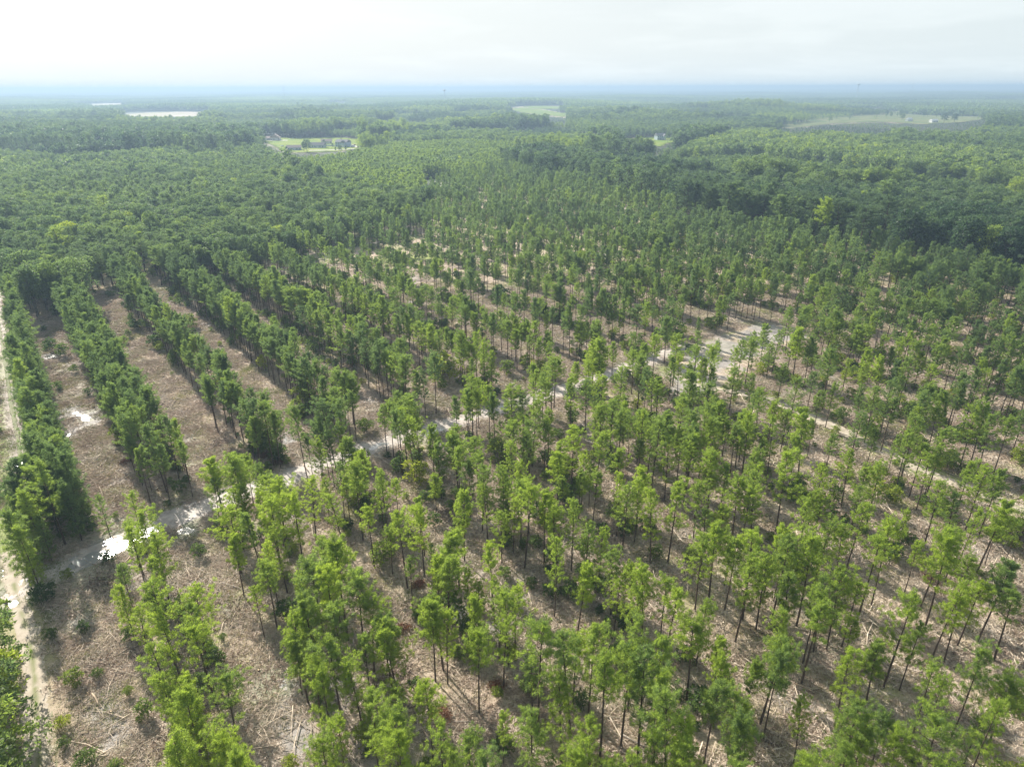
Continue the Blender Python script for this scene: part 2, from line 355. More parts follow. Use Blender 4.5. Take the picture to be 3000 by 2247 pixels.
def road_material(name, dark, light, wet, greenmid=0.0):
    m, t = mat(name); L = t.links.new
    g = N(t, 'ShaderNodeNewGeometry'); at = N(t, 'ShaderNodeAttribute', attribute_name='rut')
    n1 = N(t, 'ShaderNodeTexNoise', i_Scale=0.5, i_Detail=6.0, i_Roughness=0.65); n2 = N(t, 'ShaderNodeTexNoise', i_Scale=4.0, i_Detail=5.0, i_Roughness=0.7)
    L(g.outputs['Position'], n1.inputs['Vector']); L(g.outputs['Position'], n2.inputs['Vector'])
    r1 = N(t, 'ShaderNodeMapRange', i_1=0.35, i_2=0.62); L(n1.outputs['Fac'], r1.inputs[0])
    x = N(t, 'ShaderNodeMix', data_type='RGBA'); L(r1.outputs[0], x.inputs['Factor']); x.inputs['A'].default_value = (*dark, 1); x.inputs['B'].default_value = (*light, 1)
    r2 = N(t, 'ShaderNodeMapRange', i_1=0.55, i_2=0.72, i_3=0, i_4=0.7); L(n2.outputs['Fac'], r2.inputs[0])
    y = N(t, 'ShaderNodeMix', data_type='RGBA'); L(r2.outputs[0], y.inputs['Factor']); L(x.outputs['Result'], y.inputs['A']); y.inputs['B'].default_value = (*[c * 0.5 for c in dark], 1)
    gm = N(t, 'ShaderNodeMath', operation='MULTIPLY', i_1=greenmid); L(at.outputs['Fac'], gm.inputs[0])
    z = N(t, 'ShaderNodeMix', data_type='RGBA'); L(gm.outputs[0], z.inputs['Factor']); L(y.outputs['Result'], z.inputs['A']); z.inputs['B'].default_value = (0.20, 0.22, 0.075, 1)
    b = N(t, 'ShaderNodeBsdfPrincipled'); L(z.outputs['Result'], b.inputs['Base Color'])
    r3 = N(t, 'ShaderNodeMapRange', i_1=0.35, i_2=0.6, i_3=0.9 - wet, i_4=0.92); L(n1.outputs['Fac'], r3.inputs[0]); L(r3.outputs[0], b.inputs['Roughness'])
    bp = N(t, 'ShaderNodeBump', i_Strength=0.6, i_Distance=0.05); L(n2.outputs['Fac'], bp.inputs['Height']); L(bp.outputs[0], b.inputs['Normal'])
    o = N(t, 'ShaderNodeOutputMaterial'); L(b.outputs[0], o.inputs[0]); return m
M_HAUL = road_material('wet_road_mud', (0.36, 0.31, 0.27), (0.62, 0.55, 0.48), 0.5)
M_TRACK = road_material('sandy_track', (0.40, 0.33, 0.25), (0.62, 0.54, 0.44), 0.1, 0.9)
def water_material():
    m, t = mat('puddle_water'); L = t.links.new
    g = N(t, 'ShaderNodeNewGeometry'); n = N(t, 'ShaderNodeTexNoise', i_Scale=5.0, i_Detail=2.0); L(g.outputs['Position'], n.inputs['Vector'])
    b = N(t, 'ShaderNodeBsdfPrincipled', i_Roughness=0.22, i_IOR=2.3); b.inputs['Base Color'].default_value = (0.38, 0.37, 0.35, 1); b.inputs['Specular IOR Level'].default_value = 0.6
    bp = N(t, 'ShaderNodeBump', i_Strength=0.10, i_Distance=0.02); L(n.outputs['Fac'], bp.inputs['Height']); L(bp.outputs[0], b.inputs['Normal'])
    o = N(t, 'ShaderNodeOutputMaterial'); L(b.outputs[0], o.inputs[0]); return m
M_WATER = water_material()
def field_material(name, a, b_):
    m, t = mat(name); L = t.links.new
    g = N(t, 'ShaderNodeNewGeometry'); n = N(t, 'ShaderNodeTexNoise', i_Scale=0.03, i_Detail=8.0, i_Roughness=0.65); L(g.outputs['Position'], n.inputs['Vector'])
    r = N(t, 'ShaderNodeMapRange', i_1=0.38, i_2=0.62); L(n.outputs['Fac'], r.inputs[0])
    x = N(t, 'ShaderNodeMix', data_type='RGBA'); L(r.outputs[0], x.inputs['Factor']); x.inputs['A'].default_value = (*a, 1); x.inputs['B'].default_value = (*b_, 1)
    b = N(t, 'ShaderNodeBsdfPrincipled', i_Roughness=0.95); L(x.outputs['Result'], b.inputs['Base Color']); b.inputs['Specular IOR Level'].default_value = 0.1
    o = N(t, 'ShaderNodeOutputMaterial'); L(b.outputs[0], o.inputs[0]); return m
M_LAWN = field_material('mown_lawn', (0.15, 0.24, 0.03), (0.26, 0.31, 0.05))
M_CLEARCUT = field_material('rough_regrowth', (0.11, 0.17, 0.05), (0.25, 0.24, 0.11))

# ------------------------------------------------------------------ open land (display polygons on the ground)
LAWN_A = [(552, 300), (575, 296), (640, 300), (705, 298), (745, 299), (782, 303), (768, 322), (735, 328), (640, 331), (610, 326), (585, 312)]
LAWN_B = [(1335, 306), (1365, 300), (1400, 298), (1432, 297), (1475, 300), (1480, 307), (1440, 310), (1428, 318), (1385, 312), (1352, 316)]
LAWN_C = [(1335, 313), (1352, 312), (1355, 321), (1338, 323)]
FIELD_D = [(1098, 237), (1130, 233), (1180, 240), (1228, 247), (1222, 254), (1180, 250), (1120, 243)]
FIELD_E = [(1130, 231), (1165, 229), (1210, 231), (1208, 236), (1150, 237)]
CLEARC = [(1640, 276), (1700, 263), (1780, 251), (1860, 244), (1990, 240), (2095, 243), (2150, 255), (2075, 266), (1990, 270), (1900, 264), (1800, 268), (1720, 276)]
ROADGAP = [(1070, 285), (1160, 276), (1170, 284), (1145, 300), (1075, 300)]
LAKE_A = [(256, 247), (290, 243), (350, 242), (440, 242), (448, 246), (420, 251), (330, 251), (270, 250)]
LAKE_B = [(165, 225), (262, 223), (262, 228), (170, 228.5)]
SUBURB = [(10, 248), (200, 244), (200, 256), (10, 262)]
POND = [(905, 393), (945, 388), (1000, 394), (985, 404), (930, 406)]
OPEN = [LAWN_A, LAWN_B, LAWN_C, FIELD_D, FIELD_E, LAKE_A, LAKE_B, POND]
THIN = [(-300, 610), (90, 585), (200, 556), (340, 540), (500, 520), (620, 505), (700, 478), (800, 455), (900, 432), (930, 392), (1000, 362), (1100, 342), (1200, 354), (1350, 390), (1500, 427), (1600, 447), (1750, 467), (1900, 494), (2050, 518), (2500, 575), (2500, 2600), (-300, 2600)]

def ground_masks(x, y):
    px, py, dep = project(x, y, np.zeros_like(x))
    thin = in_poly(px, py, [(a, b + 18) if b < 700 else (a, b) for a, b in THIN]) & (dep > 1)
    d = np.hypot(x, y)
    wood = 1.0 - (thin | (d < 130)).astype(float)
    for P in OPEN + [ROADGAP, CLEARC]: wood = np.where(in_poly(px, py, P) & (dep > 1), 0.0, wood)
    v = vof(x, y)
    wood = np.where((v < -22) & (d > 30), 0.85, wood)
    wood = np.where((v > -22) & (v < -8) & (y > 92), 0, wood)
    dh = dist_line(x, y, HAUL); dl = dist_line(x, y, LEFT); dr = dist_line(x, y, RIGHT)
    wob1 = (fbm(x / 4, y / 4, 48, 3) - 0.5) * 60; wob2 = (fbm(x / 4, y / 4, 49, 3) - 0.5) * 34
    yard = in_poly(px + wob1, py + wob2, YARD) & (dep > 1)
    n = fbm(x / 6, y / 6, 41, 3)
    mud = np.clip(1.2 - dh / 6 + (n - 0.5) * 1.5, 0, 1)
    mud = np.maximum(mud, yard * smooth(0.30, 0.55, fbm(x / 5, y / 5, 46, 3)))
    mud = np.maximum(mud, (1 - smooth(8, 22, v)) * (y > 80) * 0.6)
    mud = np.maximum(mud, smooth(0.62, 0.75, fbm(x / 14, y / 14, 44, 3)) * 0.7)
    for gx, gy, ra, rb, a, _ in PUD: mud = np.maximum(mud, 1 - smooth(ra * 0.9, ra * 1.6, np.hypot(x - gx, y - gy)))
    l1 = np.min(np.abs(v[:, None].astype(np.float32) - np.array([5.4, 23.0, 41.8, 60.0, 78, 96], np.float32)[None, :]), 1); l2 = np.abs(((v - 13.8 + 8.5) % 17) - 8.5)
    hx = np.interp(x, HAUL[:, 0], HAUL[:, 1]); lc = np.where(y > hx, l1, l2) + (fbm(x / 7, y / 7, 52, 3) - 0.5) * 5
    mud = np.maximum(mud, (1 - smooth(0.7, 2.0, lc)) * smooth(0.42, 0.58, fbm(x / 9, y / 9, 53, 3)) * (d < 260))
    far_g = smooth(230, 420, d)
    grass = smooth(0.50, 0.66, fbm(x / 9, y / 9, 47, 4)) * (0.35 + 0.35 * far_g + 0.25 * smooth(20, 90, x))
    grass = np.maximum(grass, (v < -9) * (v > -22) * (y > 92) * (d < 400) * 1.0)
    grass = np.maximum(grass, (1 - smooth(2.5, 5.5, dr)) * 0.85)
    grass *= 1 - yard * 0.8
    for dx_, dy_, r_ in ((850, 566, 14), (890, 560, 12), (925, 556, 10), (1150, 588, 14), (1165, 600, 10), (1220, 585, 10), (650, 590, 9), (560, 560, 8), (1390, 850, 6), (1650, 880, 6), (1460, 690, 14), (1330, 700, 10), (1260, 830, 7), (1210, 560, 12)):
        gx, gy = unproject(dx_, dy_); grass = np.maximum(grass, 1 - smooth(r_ * 0.4, r_, np.hypot((x - gx), (y - gy))))
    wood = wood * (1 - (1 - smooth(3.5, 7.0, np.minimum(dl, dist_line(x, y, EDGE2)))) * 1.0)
    wet = np.zeros_like(x)
    for gx, gy, ra, rb, a, _ in PUD:
        dx = x - gx; dy = y - gy; r_ = np.sqrt(((dx * math.cos(a) + dy * math.sin(a)) / ra) ** 2 + ((-dx * math.sin(a) + dy * math.cos(a)) / rb) ** 2)
        wet = np.maximum(wet, 0.75 * (1 - smooth(0.75, 1.6, r_ + (n - 0.5) * 0.8)))
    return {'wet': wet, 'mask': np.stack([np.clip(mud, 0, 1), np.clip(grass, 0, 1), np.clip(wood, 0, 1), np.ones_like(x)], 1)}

def grow(start, stop, step, k):
    out = [start]; s = step
    while abs(out[-1]) < abs(stop) or (out[-1] < 0) != (stop < 0):
        out.append(out[-1] + (s if stop > start else -s)); s *= k
        if abs(out[-1] - start) > abs(stop - start): break
    return out[1:]
xs = np.array(sorted(grow(-118, -60000, 0.9, 1.045) + list(np.arange(-118, 124, 0.68)) + grow(124, 60000, 0.9, 1.045)))
ys = np.array(sorted(grow(44, -3000, 1.2, 1.10) + list(np.arange(44, 232, 0.68)) + grow(232, 60000, 0.8, 1.024)))
def ground_z(x, y):
    z = relief(x, y)
    for line, w in ((HAUL, 3.3), (LEFT, 1.6), (RIGHT, 2.0)):
        z = z - 0.35 * (1 - smooth(w - 1.1, w - 0.5, dist_line(x, y, line)))
    return z
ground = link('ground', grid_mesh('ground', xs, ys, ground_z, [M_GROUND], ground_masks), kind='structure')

def build_road(name, line, half, material, rut=0.05, label=None, far=False):
    L = densify(line, 0.5 if not far else 3.0); n = len(L)
    T = np.gradient(L, axis=0); T /= np.linalg.norm(T, axis=1)[:, None] + 1e-9; Nn = np.stack([-T[:, 1], T[:, 0]], 1)
    k = 17; offs = np.linspace(-1, 1, k)
    wob = 1 + 0.22 * (vnoise(np.arange(n) * (0.12 if not far else .4), np.zeros(n), 61) - 0.5) * 2
    P = L[:, None, :] + Nn[:, None, :] * (offs[None, :, None] * half * wob[:, None, None])
    x = P[..., 0].ravel(); y = P[..., 1].ravel(); o = np.tile(offs, n)
    z = relief(x, y) + 0.03 - rut * (np.exp(-((np.abs(o) - 0.42) / 0.12) ** 2)) + 0.35 * 0
    z = z - smooth(0.50, 0.95, np.abs(o)) * 0.30 * smooth(0.40, 0.62, fbm(x / 1.6, y / 1.6, 63, 3)) * (not far)
    z = z - (np.abs(o) > 0.99) * 0.3 + (0.25 if far else 0)
    i = (np.arange(n - 1)[:, None] * k + np.arange(k - 1)[None, :]).ravel()
    q = np.stack([i, i + k, i + k + 1, i + 1], 1)[:, ::-1]
    mid = np.exp(-(o / 0.2) ** 2) + smooth(0.66, 0.95, np.abs(o)) ; mid = mid * smooth(0.3, 0.6, fbm(x / 2, y / 2, 66, 3))
    me = new_mesh(name, np.stack([x, y, z], 1), q.ravel(), np.full(len(q), 4), [material], smooth_shade=True, attrs={'rut': mid})
    return link(name, me, kind='structure', label=label)
build_road('muddy_road', HAUL, 3.7, M_HAUL, 0.07, 'wet muddy haul road with puddled ruts crossing the thinned pines')
LEFT_UP = LEFT[LEFT[:, 1] > 96]; LEFT_LOW = LEFT[LEFT[:, 1] < 99]
M_GRASSY = road_material('grassy_path', (0.17, 0.20, 0.07), (0.31, 0.30, 0.20), 0.1, 0.9)
build_road('grassy_path', LEFT_UP, 0.45, M_GRASSY, 0.03, 'narrow pale wet path between lime grass and the leftmost pine strip')
build_road('sandy_track', LEFT_LOW, 1.7, M_TRACK, 0.06, 'pale sandy track with a grassy middle in the lower left corner')
build_road('sandy_track', RIGHT, 2.4, M_TRACK, 0.05, 'grassy sandy track leaving the loading yard to the right')
build_road('sandy_track', EDGE, 1.8, M_TRACK, 0.0, 'far sandy track between pines left of the dark tree belt', True)
build_road('sandy_track', EDGE2, 2.2, M_TRACK, 0.0, 'far sandy track along the foot of the dark tree belt', True)

PUDN = 0
for gx, gy, ra, rb, a, lab in PUD:
    k = 28; vs = [(0, 0, 0)]
    for j in range(k):
        th = 2 * math.pi * j / k; r = 1.18
        p, q = ra * r * math.cos(th), rb * r * math.sin(th)
        vs.append((p * math.cos(a) - q * math.sin(a), p * math.sin(a) + q * math.cos(a), 0))
    me = MB().add(vs, [(0, 1 + j, 1 + (j + 1) % k) for j in range(k)]).mesh('puddle', M_WATER)
    link('puddle', me, kind='structure', label=lab, loc=(gx, gy, WATER_Z - 0.006 * (PUDN := PUDN + 1) / 4 + float(undul(np.array([gx]), np.array([gy]))[0])), group='puddles on the wet ground')

def poly_sheet(name, poly, material, step, lift, label=None, flat=None):
    g = [unproject(*p) for p in poly]; gx = [p[0] for p in g]; gy = [p[1] for p in g]
    pad = 0.12 * (max(gy) - min(gy)) + 30
    X = np.arange(min(gx) - pad, max(gx) + pad, step); Y = np.arange(min(gy) - pad, max(gy) + pad, step)
    if flat is None: zf = lambda x, y: undul(x, y) + lift
    else: zf = lambda x, y: np.full(x.shape, flat)
    def keep(cx, cy):
        z = undul(cx, cy) if flat is None else np.full(cx.shape, flat)
        a, b, d = project(cx, cy, z); return in_poly(a, b, poly)
    return link(name, grid_mesh(name, X, Y, zf, [material], keep=keep), kind='structure', label=label)
poly_sheet('lawn', LAWN_A, M_LAWN, 5, 0.5, 'sunlit lawn around the cluster of houses left of centre')
poly_sheet('lawn', LAWN_B, M_LAWN, 5, 0.5, 'sunlit lawn beside the lone two-storey house')
poly_sheet('lawn', LAWN_C, M_LAWN, 4, 0.5, 'small lawn patch between trees below the larger lawn')
poly_sheet('field', FIELD_D, M_LAWN, 15, 0.8, 'long bright green field between far woods')
poly_sheet('field', FIELD_E, M_LAWN, 15, 0.8, 'thin green field behind the long bright one')
poly_sheet('clearcut_field', CLEARC, M_CLEARCUT, 12, 0.8, 'rough green and tan regrowth field in the upper right')
def lake_z(poly):
    c = unproject(sum(p[0] for p in poly) / len(poly), sum(p[1] for p in poly) / len(poly)); return c
lz = 3.0
poly_sheet('lake', LAKE_A, M_WATER, 25, 0, 'bright lake shining in the haze at the upper left', flat=14.0)
poly_sheet('lake', LAKE_B, M_WATER, 30, 0, 'thin far lake sliver beyond the bright lake', flat=14.0)
poly_sheet('pond', POND, M_CONC, 4, 0.4, 'pale bare patch among pines beyond the plantation')

# ------------------------------------------------------------------ tree meshes
def blades(cent, dirs, n, length, width, spread, r):
    """n thin triangles per clump; cent, dirs: (k,3)"""
    k = len(cent); C = np.repeat(cent, n, 0); D = np.repeat(dirs, n, 0)
    rnd = r.normal(size=(k * n, 3)); rnd /= np.linalg.norm(rnd, axis=1)[:, None] + 1e-9
    d = D * (1 - spread) + rnd * spread; d /= np.linalg.norm(d, axis=1)[:, None] + 1e-9
    Ls = length * r.uniform(0.7, 1.25, (k * n, 1))
    base = C + rnd * length * 0.30
    w = np.cross(d, r.normal(size=(k * n, 3))); w /= np.linalg.norm(w, axis=1)[:, None] + 1e-9
    w *= width * r.uniform(0.7, 1.3, (k * n, 1))
    V = np.stack([base - w / 2, base + w / 2, base + d * Ls], 1).reshape(-1, 3)
    return V
def leaf_mesh(name, V, var, material):
    n = len(V) // 3
    return new_mesh(name, V, np.arange(len(V)), np.full(n, 3), [material], attrs={'leafvar': var})

def pine_protos(seed, hgt=14.0, base_t=0.45, rad=2.4, nb=44, per=7, nbl=24, blen=0.36, bw=0.08, trunk=True, sparse=0.0, lop=0.25):
    r = np.random.default_rng(seed)
    bend = r.normal(0, 0.25, 2)
    def axis(z): t = z / hgt; return np.array([bend[0] * t * t, bend[1] * t * t, z])
    tb = MB(); zz = np.linspace(0, hgt * 0.97, 7)
    tb.tube([axis(z) - (np.array([0, 0, 0.5]) if z == 0 else 0) for z in zz], [0.145 * (1 - 0.82 * z / hgt) + 0.01 for z in zz], 7)
    cents = []; dirs = []; var = []
    lopa = r.uniform(0, 6.28)
    ang = r.uniform(0, 6.28)
    for i in range(nb):
        t = (i + r.uniform(0, 1)) / nb                   # 0 crown base, 1 top
        if r.uniform() < sparse * (1 - t): continue
        z0 = hgt * (base_t + (0.95 - base_t) * t ** 0.9)
        ang += 2.4 + r.normal(0, 0.5)
        prof = 1.04 * math.sqrt(max(0.03, 1 - ((t - 0.42) / 0.64) ** 2)) * (1 - 0.22 * t)
        Lb = rad * prof * r.uniform(0.55, 1.28) * (1 + lop * math.cos(ang - lopa))
        el = R(r.uniform(2, 24) + 34 * t)
        p0 = axis(z0); h = np.array([math.cos(ang), math.sin(ang), 0])
        p2 = p0 + h * Lb * math.cos(el) + np.array([0, 0, Lb * math.sin(el) + 0.12 * Lb])
        p1 = p0 + (p2 - p0) * 0.5 - np.array([0, 0, 0.08 * Lb])
        tb.tube([p0, p1, p2], [0.035, 0.022, 0.008], 3)
        bv = r.uniform(0, 1)
        m = max(3, int(per * (0.4 + 0.6 * Lb / rad) + r.uniform(0, 1)))
        for j in range(m):
            s = 0.30 + 0.70 * (j + r.uniform(0, 1)) / m
            q = (1 - s) ** 2 * p0 + 2 * s * (1 - s) * p1 + s * s * p2
            lat = np.array([-h[1], h[0], 0]) * r.normal(0, 0.26) * Lb * (1.15 - abs(s - 0.6)) * 0.75
            q = q + lat + np.array([0, 0, abs(r.normal(0, 0.16))])
            d = h * 0.55 + lat * 0.5 + np.array([0, 0, 0.9]); d /= np.linalg.norm(d)
            cents.append(q); dirs.append(d); var.append(np.clip(bv * 0.5 + r.uniform(0, 0.5), 0, 1))
    for j in range(4):
        cents.append(axis(hgt * (0.90 + 0.025 * j)) + r.normal(0, 0.18, 3)); dirs.append(np.array([0, 0, 1.0])); var.append(r.uniform(0.4, 1))
    # a few bare dead limbs below the crown
    for j in range(10):
        z0 = hgt * r.uniform(0.5 * base_t, base_t); a = r.uniform(0, 6.28); Ld = r.uniform(0.4, 1.3)
        tb.tube([axis(z0), axis(z0) + np.array([math.cos(a) * Ld, math.sin(a) * Ld, Ld * 0.2])], [0.022, 0.008], 3)
    V = blades(np.array(cents), np.array(dirs), nbl, blen, bw, 0.62, r)
    crown = leaf_mesh('pine_crown', V, np.repeat(np.array(var), nbl * 3), M_NEEDLE)
    return tb.mesh('pine_trunk', M_BARK), crown

def broad_protos(seed, hgt=15.0, rad=4.2, lobes=16, per=46, lsize=0.42, material=None, base=0.28, nbl=3, stems=1, name='broadleaf', bark=None):
    r = np.random.default_rng(seed); material = material or M_LEAF
    tb = MB()
    for s in range(stems):
        o = r.normal(0, 0.18 * (stems > 1), 2)
        tb.tube([(o[0], o[1], -0.5), (o[0] * 1.3 + r.normal(0, 0.01 * hgt), o[1] * 1.3, hgt * 0.35), (o[0] * 2, o[1] * 2, hgt * 0.75)], [0.016 * hgt, 0.011 * hgt, 0.004 * hgt], 6)
    cents = []; dirs = []; var = []
    for i in range(lobes):
        a = i * 2.4 + r.uniform(-0.4, 0.4); t = (i + 0.5) / lobes
        zt = base + (0.90 - base) * (t ** 0.8)
        rr = rad * math.sqrt(max(0.05, 1 - ((zt - 0.50) / 0.52) ** 2)) * r.uniform(0.35, 0.78) * (0.3 if i == lobes - 1 else 1)
        c = np.array([math.cos(a) * rr, math.sin(a) * rr, zt * hgt]); lr = rad * r.uniform(0.30, 0.46)
        tb.tube([(0, 0, zt * hgt * 0.72), tuple(c)], [0.006 * hgt, 0.002 * hgt], 3)
        d = r.normal(size=(per, 3)); d /= np.linalg.norm(d, axis=1)[:, None]; d[:, 2] = np.where(d[:, 2] < -0.35, -d[:, 2], d[:, 2])
        q = c + d * lr * r.uniform(0.70, 1.08, (per, 1)) * np.array([1, 1, 0.82])
        bv = r.uniform(0, 1)
        cents.append(q); dirs.append(d * 0.6 + np.array([0, 0, 0.5])); var.append(np.clip(bv * 0.55 + r.uniform(0, 0.45, per), 0, 1))
    cents = np.concatenate(cents); dirs = np.concatenate(dirs); var = np.concatenate(var)
    dirs /= np.linalg.norm(dirs, axis=1)[:, None]
    V = blades(cents, dirs, nbl, lsize * 1.35, lsize, 0.75, r)
    return tb.mesh(name + '_trunk', bark or M_BARK2), leaf_mesh(name + '_crown', V, np.repeat(var, nbl * 3), material)

NP = 14
PINES = []
for i in range(NP):
    r = random.Random(100 + i)
    PINES.append(pine_protos(100 + i, 14.0, r.choice([0.30, 0.38, 0.44, 0.50, 0.56]), r.uniform(1.85, 2.8), r.randint(34, 50), r.choice([7, 8, 9]), 40, 0.32, 0.046, sparse=r.choice([0, 0.15, 0.3, 0.5]), lop=r.uniform(0.05, 0.5)))
FULLP = [pine_protos(180 + i, 14.0, 0.10, 2.5, 70, 7, 26, 0.38, 0.07, sparse=0.0, lop=0.2) for i in range(4)]
MIDP = [pine_protos(200 + i, 14.0, 0.42, 2.1, 30, 5, 10, 0.55, 0.15, sparse=0.1) for i in range(5)]
YOUNG = [pine_protos(220 + i, 9.0, 0.10, 1.7, 26, 3, 8, 0.60, 0.22, sparse=0.0, lop=0.1) for i in range(4)]
BROAD = [broad_protos(300 + i, 15.0, random.Random(i).uniform(3.6, 4.8), 18, 52, 0.36) for i in range(6)]
BROADF = [broad_protos(320 + i, 15.0, 4.4, 12, 22, 0.75, nbl=2) for i in range(5)]
SHRUBS = [broad_protos(340 + i, 2.4, 1.35, 9, 30, 0.17, M_SHRUB, 0.12, 3, 3, 'shrub') for i in range(6)]

def join_proto(name, pair):
    """one object with trunk and crown, kept out of the scene; stands of trees instance it"""
    import bmesh
    a, b = pair
    bm = bmesh.new(); bm.from_mesh(a); lay = bm.verts.layers.float.new('leafvar')
    n0 = len(bm.faces); bm.from_mesh(b)
    for f in list(bm.faces)[n0:] if False else []: pass
    bm.faces.ensure_lookup_table()
    for i in range(n0, len(bm.faces)): bm.faces[i].material_index = 1
    me = bpy.data.meshes.new(name); bm.to_mesh(me); bm.free()
    me.materials.append(a.materials[0]); me.materials.append(b.materials[0])
    return bpy.data.objects.new(name, me)
def proto_collection(name, objs):
    c = bpy.data.collections.new(name)
    for o in objs: c.objects.link(o)
    return c
def patch_proto(seed, size=90.0, n=150):
    """a square of far woodland, one mesh"""
    r = np.random.default_rng(seed); V = []; var = []
    for i in range(n):
        c = np.array([r.uniform(-size / 2, size / 2), r.uniform(-size / 2, size / 2), 0]); h = r.uniform(11, 19); rad = r.uniform(3.4, 5.5)
        k = 17; d = r.normal(size=(k, 3)); d /= np.linalg.norm(d, axis=1)[:, None]; d[:, 2] = np.abs(d[:, 2]) * 1.1 - 0.1
        q = c + np.array([0, 0, h * 0.66]) + d * np.array([rad, rad, h * 0.33])
        V.append(blades(q, d * 0.3 + np.array([0, 0, 0.3]), 1, 4.2, 4.0, 0.8, r)); var.append(np.repeat(np.clip(r.uniform(0, 1) * 0.8 + r.uniform(0, 0.2, k), 0, 1), 3))
    return bpy.data.objects.new('far_woodland_patch', leaf_mesh('far_woodland_patch', np.concatenate(V), np.concatenate(var), M_LEAF))
C_PINE = proto_collection('pine_prototypes', [join_proto('proto_pine_%02d' % i, p) for i, p in enumerate(PINES)])
C_MIDP = proto_collection('mid_pine_prototypes', [join_proto('proto_mid_pine_%02d' % i, p) for i, p in enumerate(MIDP)])
C_YOUNG = proto_collection('young_pine_prototypes', [join_proto('proto_young_pine_%02d' % i, p) for i, p in enumerate(YOUNG)])
C_BROAD = proto_collection('broadleaf_prototypes', [join_proto('proto_broadleaf_%02d' % i, p) for i, p in enumerate(BROAD)])
C_BROADF = proto_collection('far_broadleaf_prototypes', [join_proto('proto_far_broadleaf_%02d' % i, p) for i, p in enumerate(BROADF)])
C_SHRUB = proto_collection('shrub_prototypes', [join_proto('proto_shrub_%02d' % i, p) for i, p in enumerate(SHRUBS)])
C_PATCH = proto_collection('woodland_patches', [patch_proto(400 + i) for i in range(4)])

def scatter(name, x, y, z, coll, rot, scale, tint, idx, kind='stuff', label=None, cat=None, tilt=None):
    n = len(x)
    rt = np.zeros((n, 3)); rt[:, 2] = rot
    if tilt is not None: rt[:, 0] = tilt[:, 0]; rt[:, 1] = tilt[:, 1]
    sc = np.asarray(scale); sc = np.stack([sc] * 3, 1) if sc.ndim == 1 else sc
    me = new_mesh(name, np.stack([x, y, z], 1), [], [], attrs={'rot': rt, 'scl': sc, 'tint': np.asarray(tint)})
    a = me.attributes.new('idx', 'INT', 'POINT'); a.data.foreach_set('value', np.asarray(idx, np.int32))
    ng = bpy.data.node_groups.new(name + '_nodes', 'GeometryNodeTree')
    ng.interface.new_socket('Geometry', in_out='INPUT', socket_type='NodeSocketGeometry'); ng.interface.new_socket('Geometry', in_out='OUTPUT', socket_type='NodeSocketGeometry')
    gi = ng.nodes.new('NodeGroupInput'); go = ng.nodes.new('NodeGroupOutput')
    ci = ng.nodes.new('GeometryNodeCollectionInfo'); ci.inputs['Collection'].default_value = coll; ci.inputs['Separate Children'].default_value = True; ci.inputs['Reset Children'].default_value = True
    ip = ng.nodes.new('GeometryNodeInstanceOnPoints'); ip.inputs['Pick Instance'].default_value = True
    def na(nm, ty):
        q = ng.nodes.new('GeometryNodeInputNamedAttribute'); q.data_type = ty; q.inputs['Name'].default_value = nm; return q.outputs['Attribute']
    ng.links.new(gi.outputs[0], ip.inputs['Points']); ng.links.new(ci.outputs[0], ip.inputs['Instance'])
    ng.links.new(na('idx', 'INT'), ip.inputs['Instance Index']); ng.links.new(na('scl', 'FLOAT_VECTOR'), ip.inputs['Scale'])
    er = ng.nodes.new('FunctionNodeEulerToRotation'); ng.links.new(na('rot', 'FLOAT_VECTOR'), er.inputs[0]); ng.links.new(er.outputs[0], ip.inputs['Rotation'])
    ng.links.new(ip.outputs[0], go.inputs[0])
    o = link(name, me, kind=kind, label=label, cat=cat)
    md = o.modifiers.new('instances', 'NODES'); md.node_group = ng
    return o

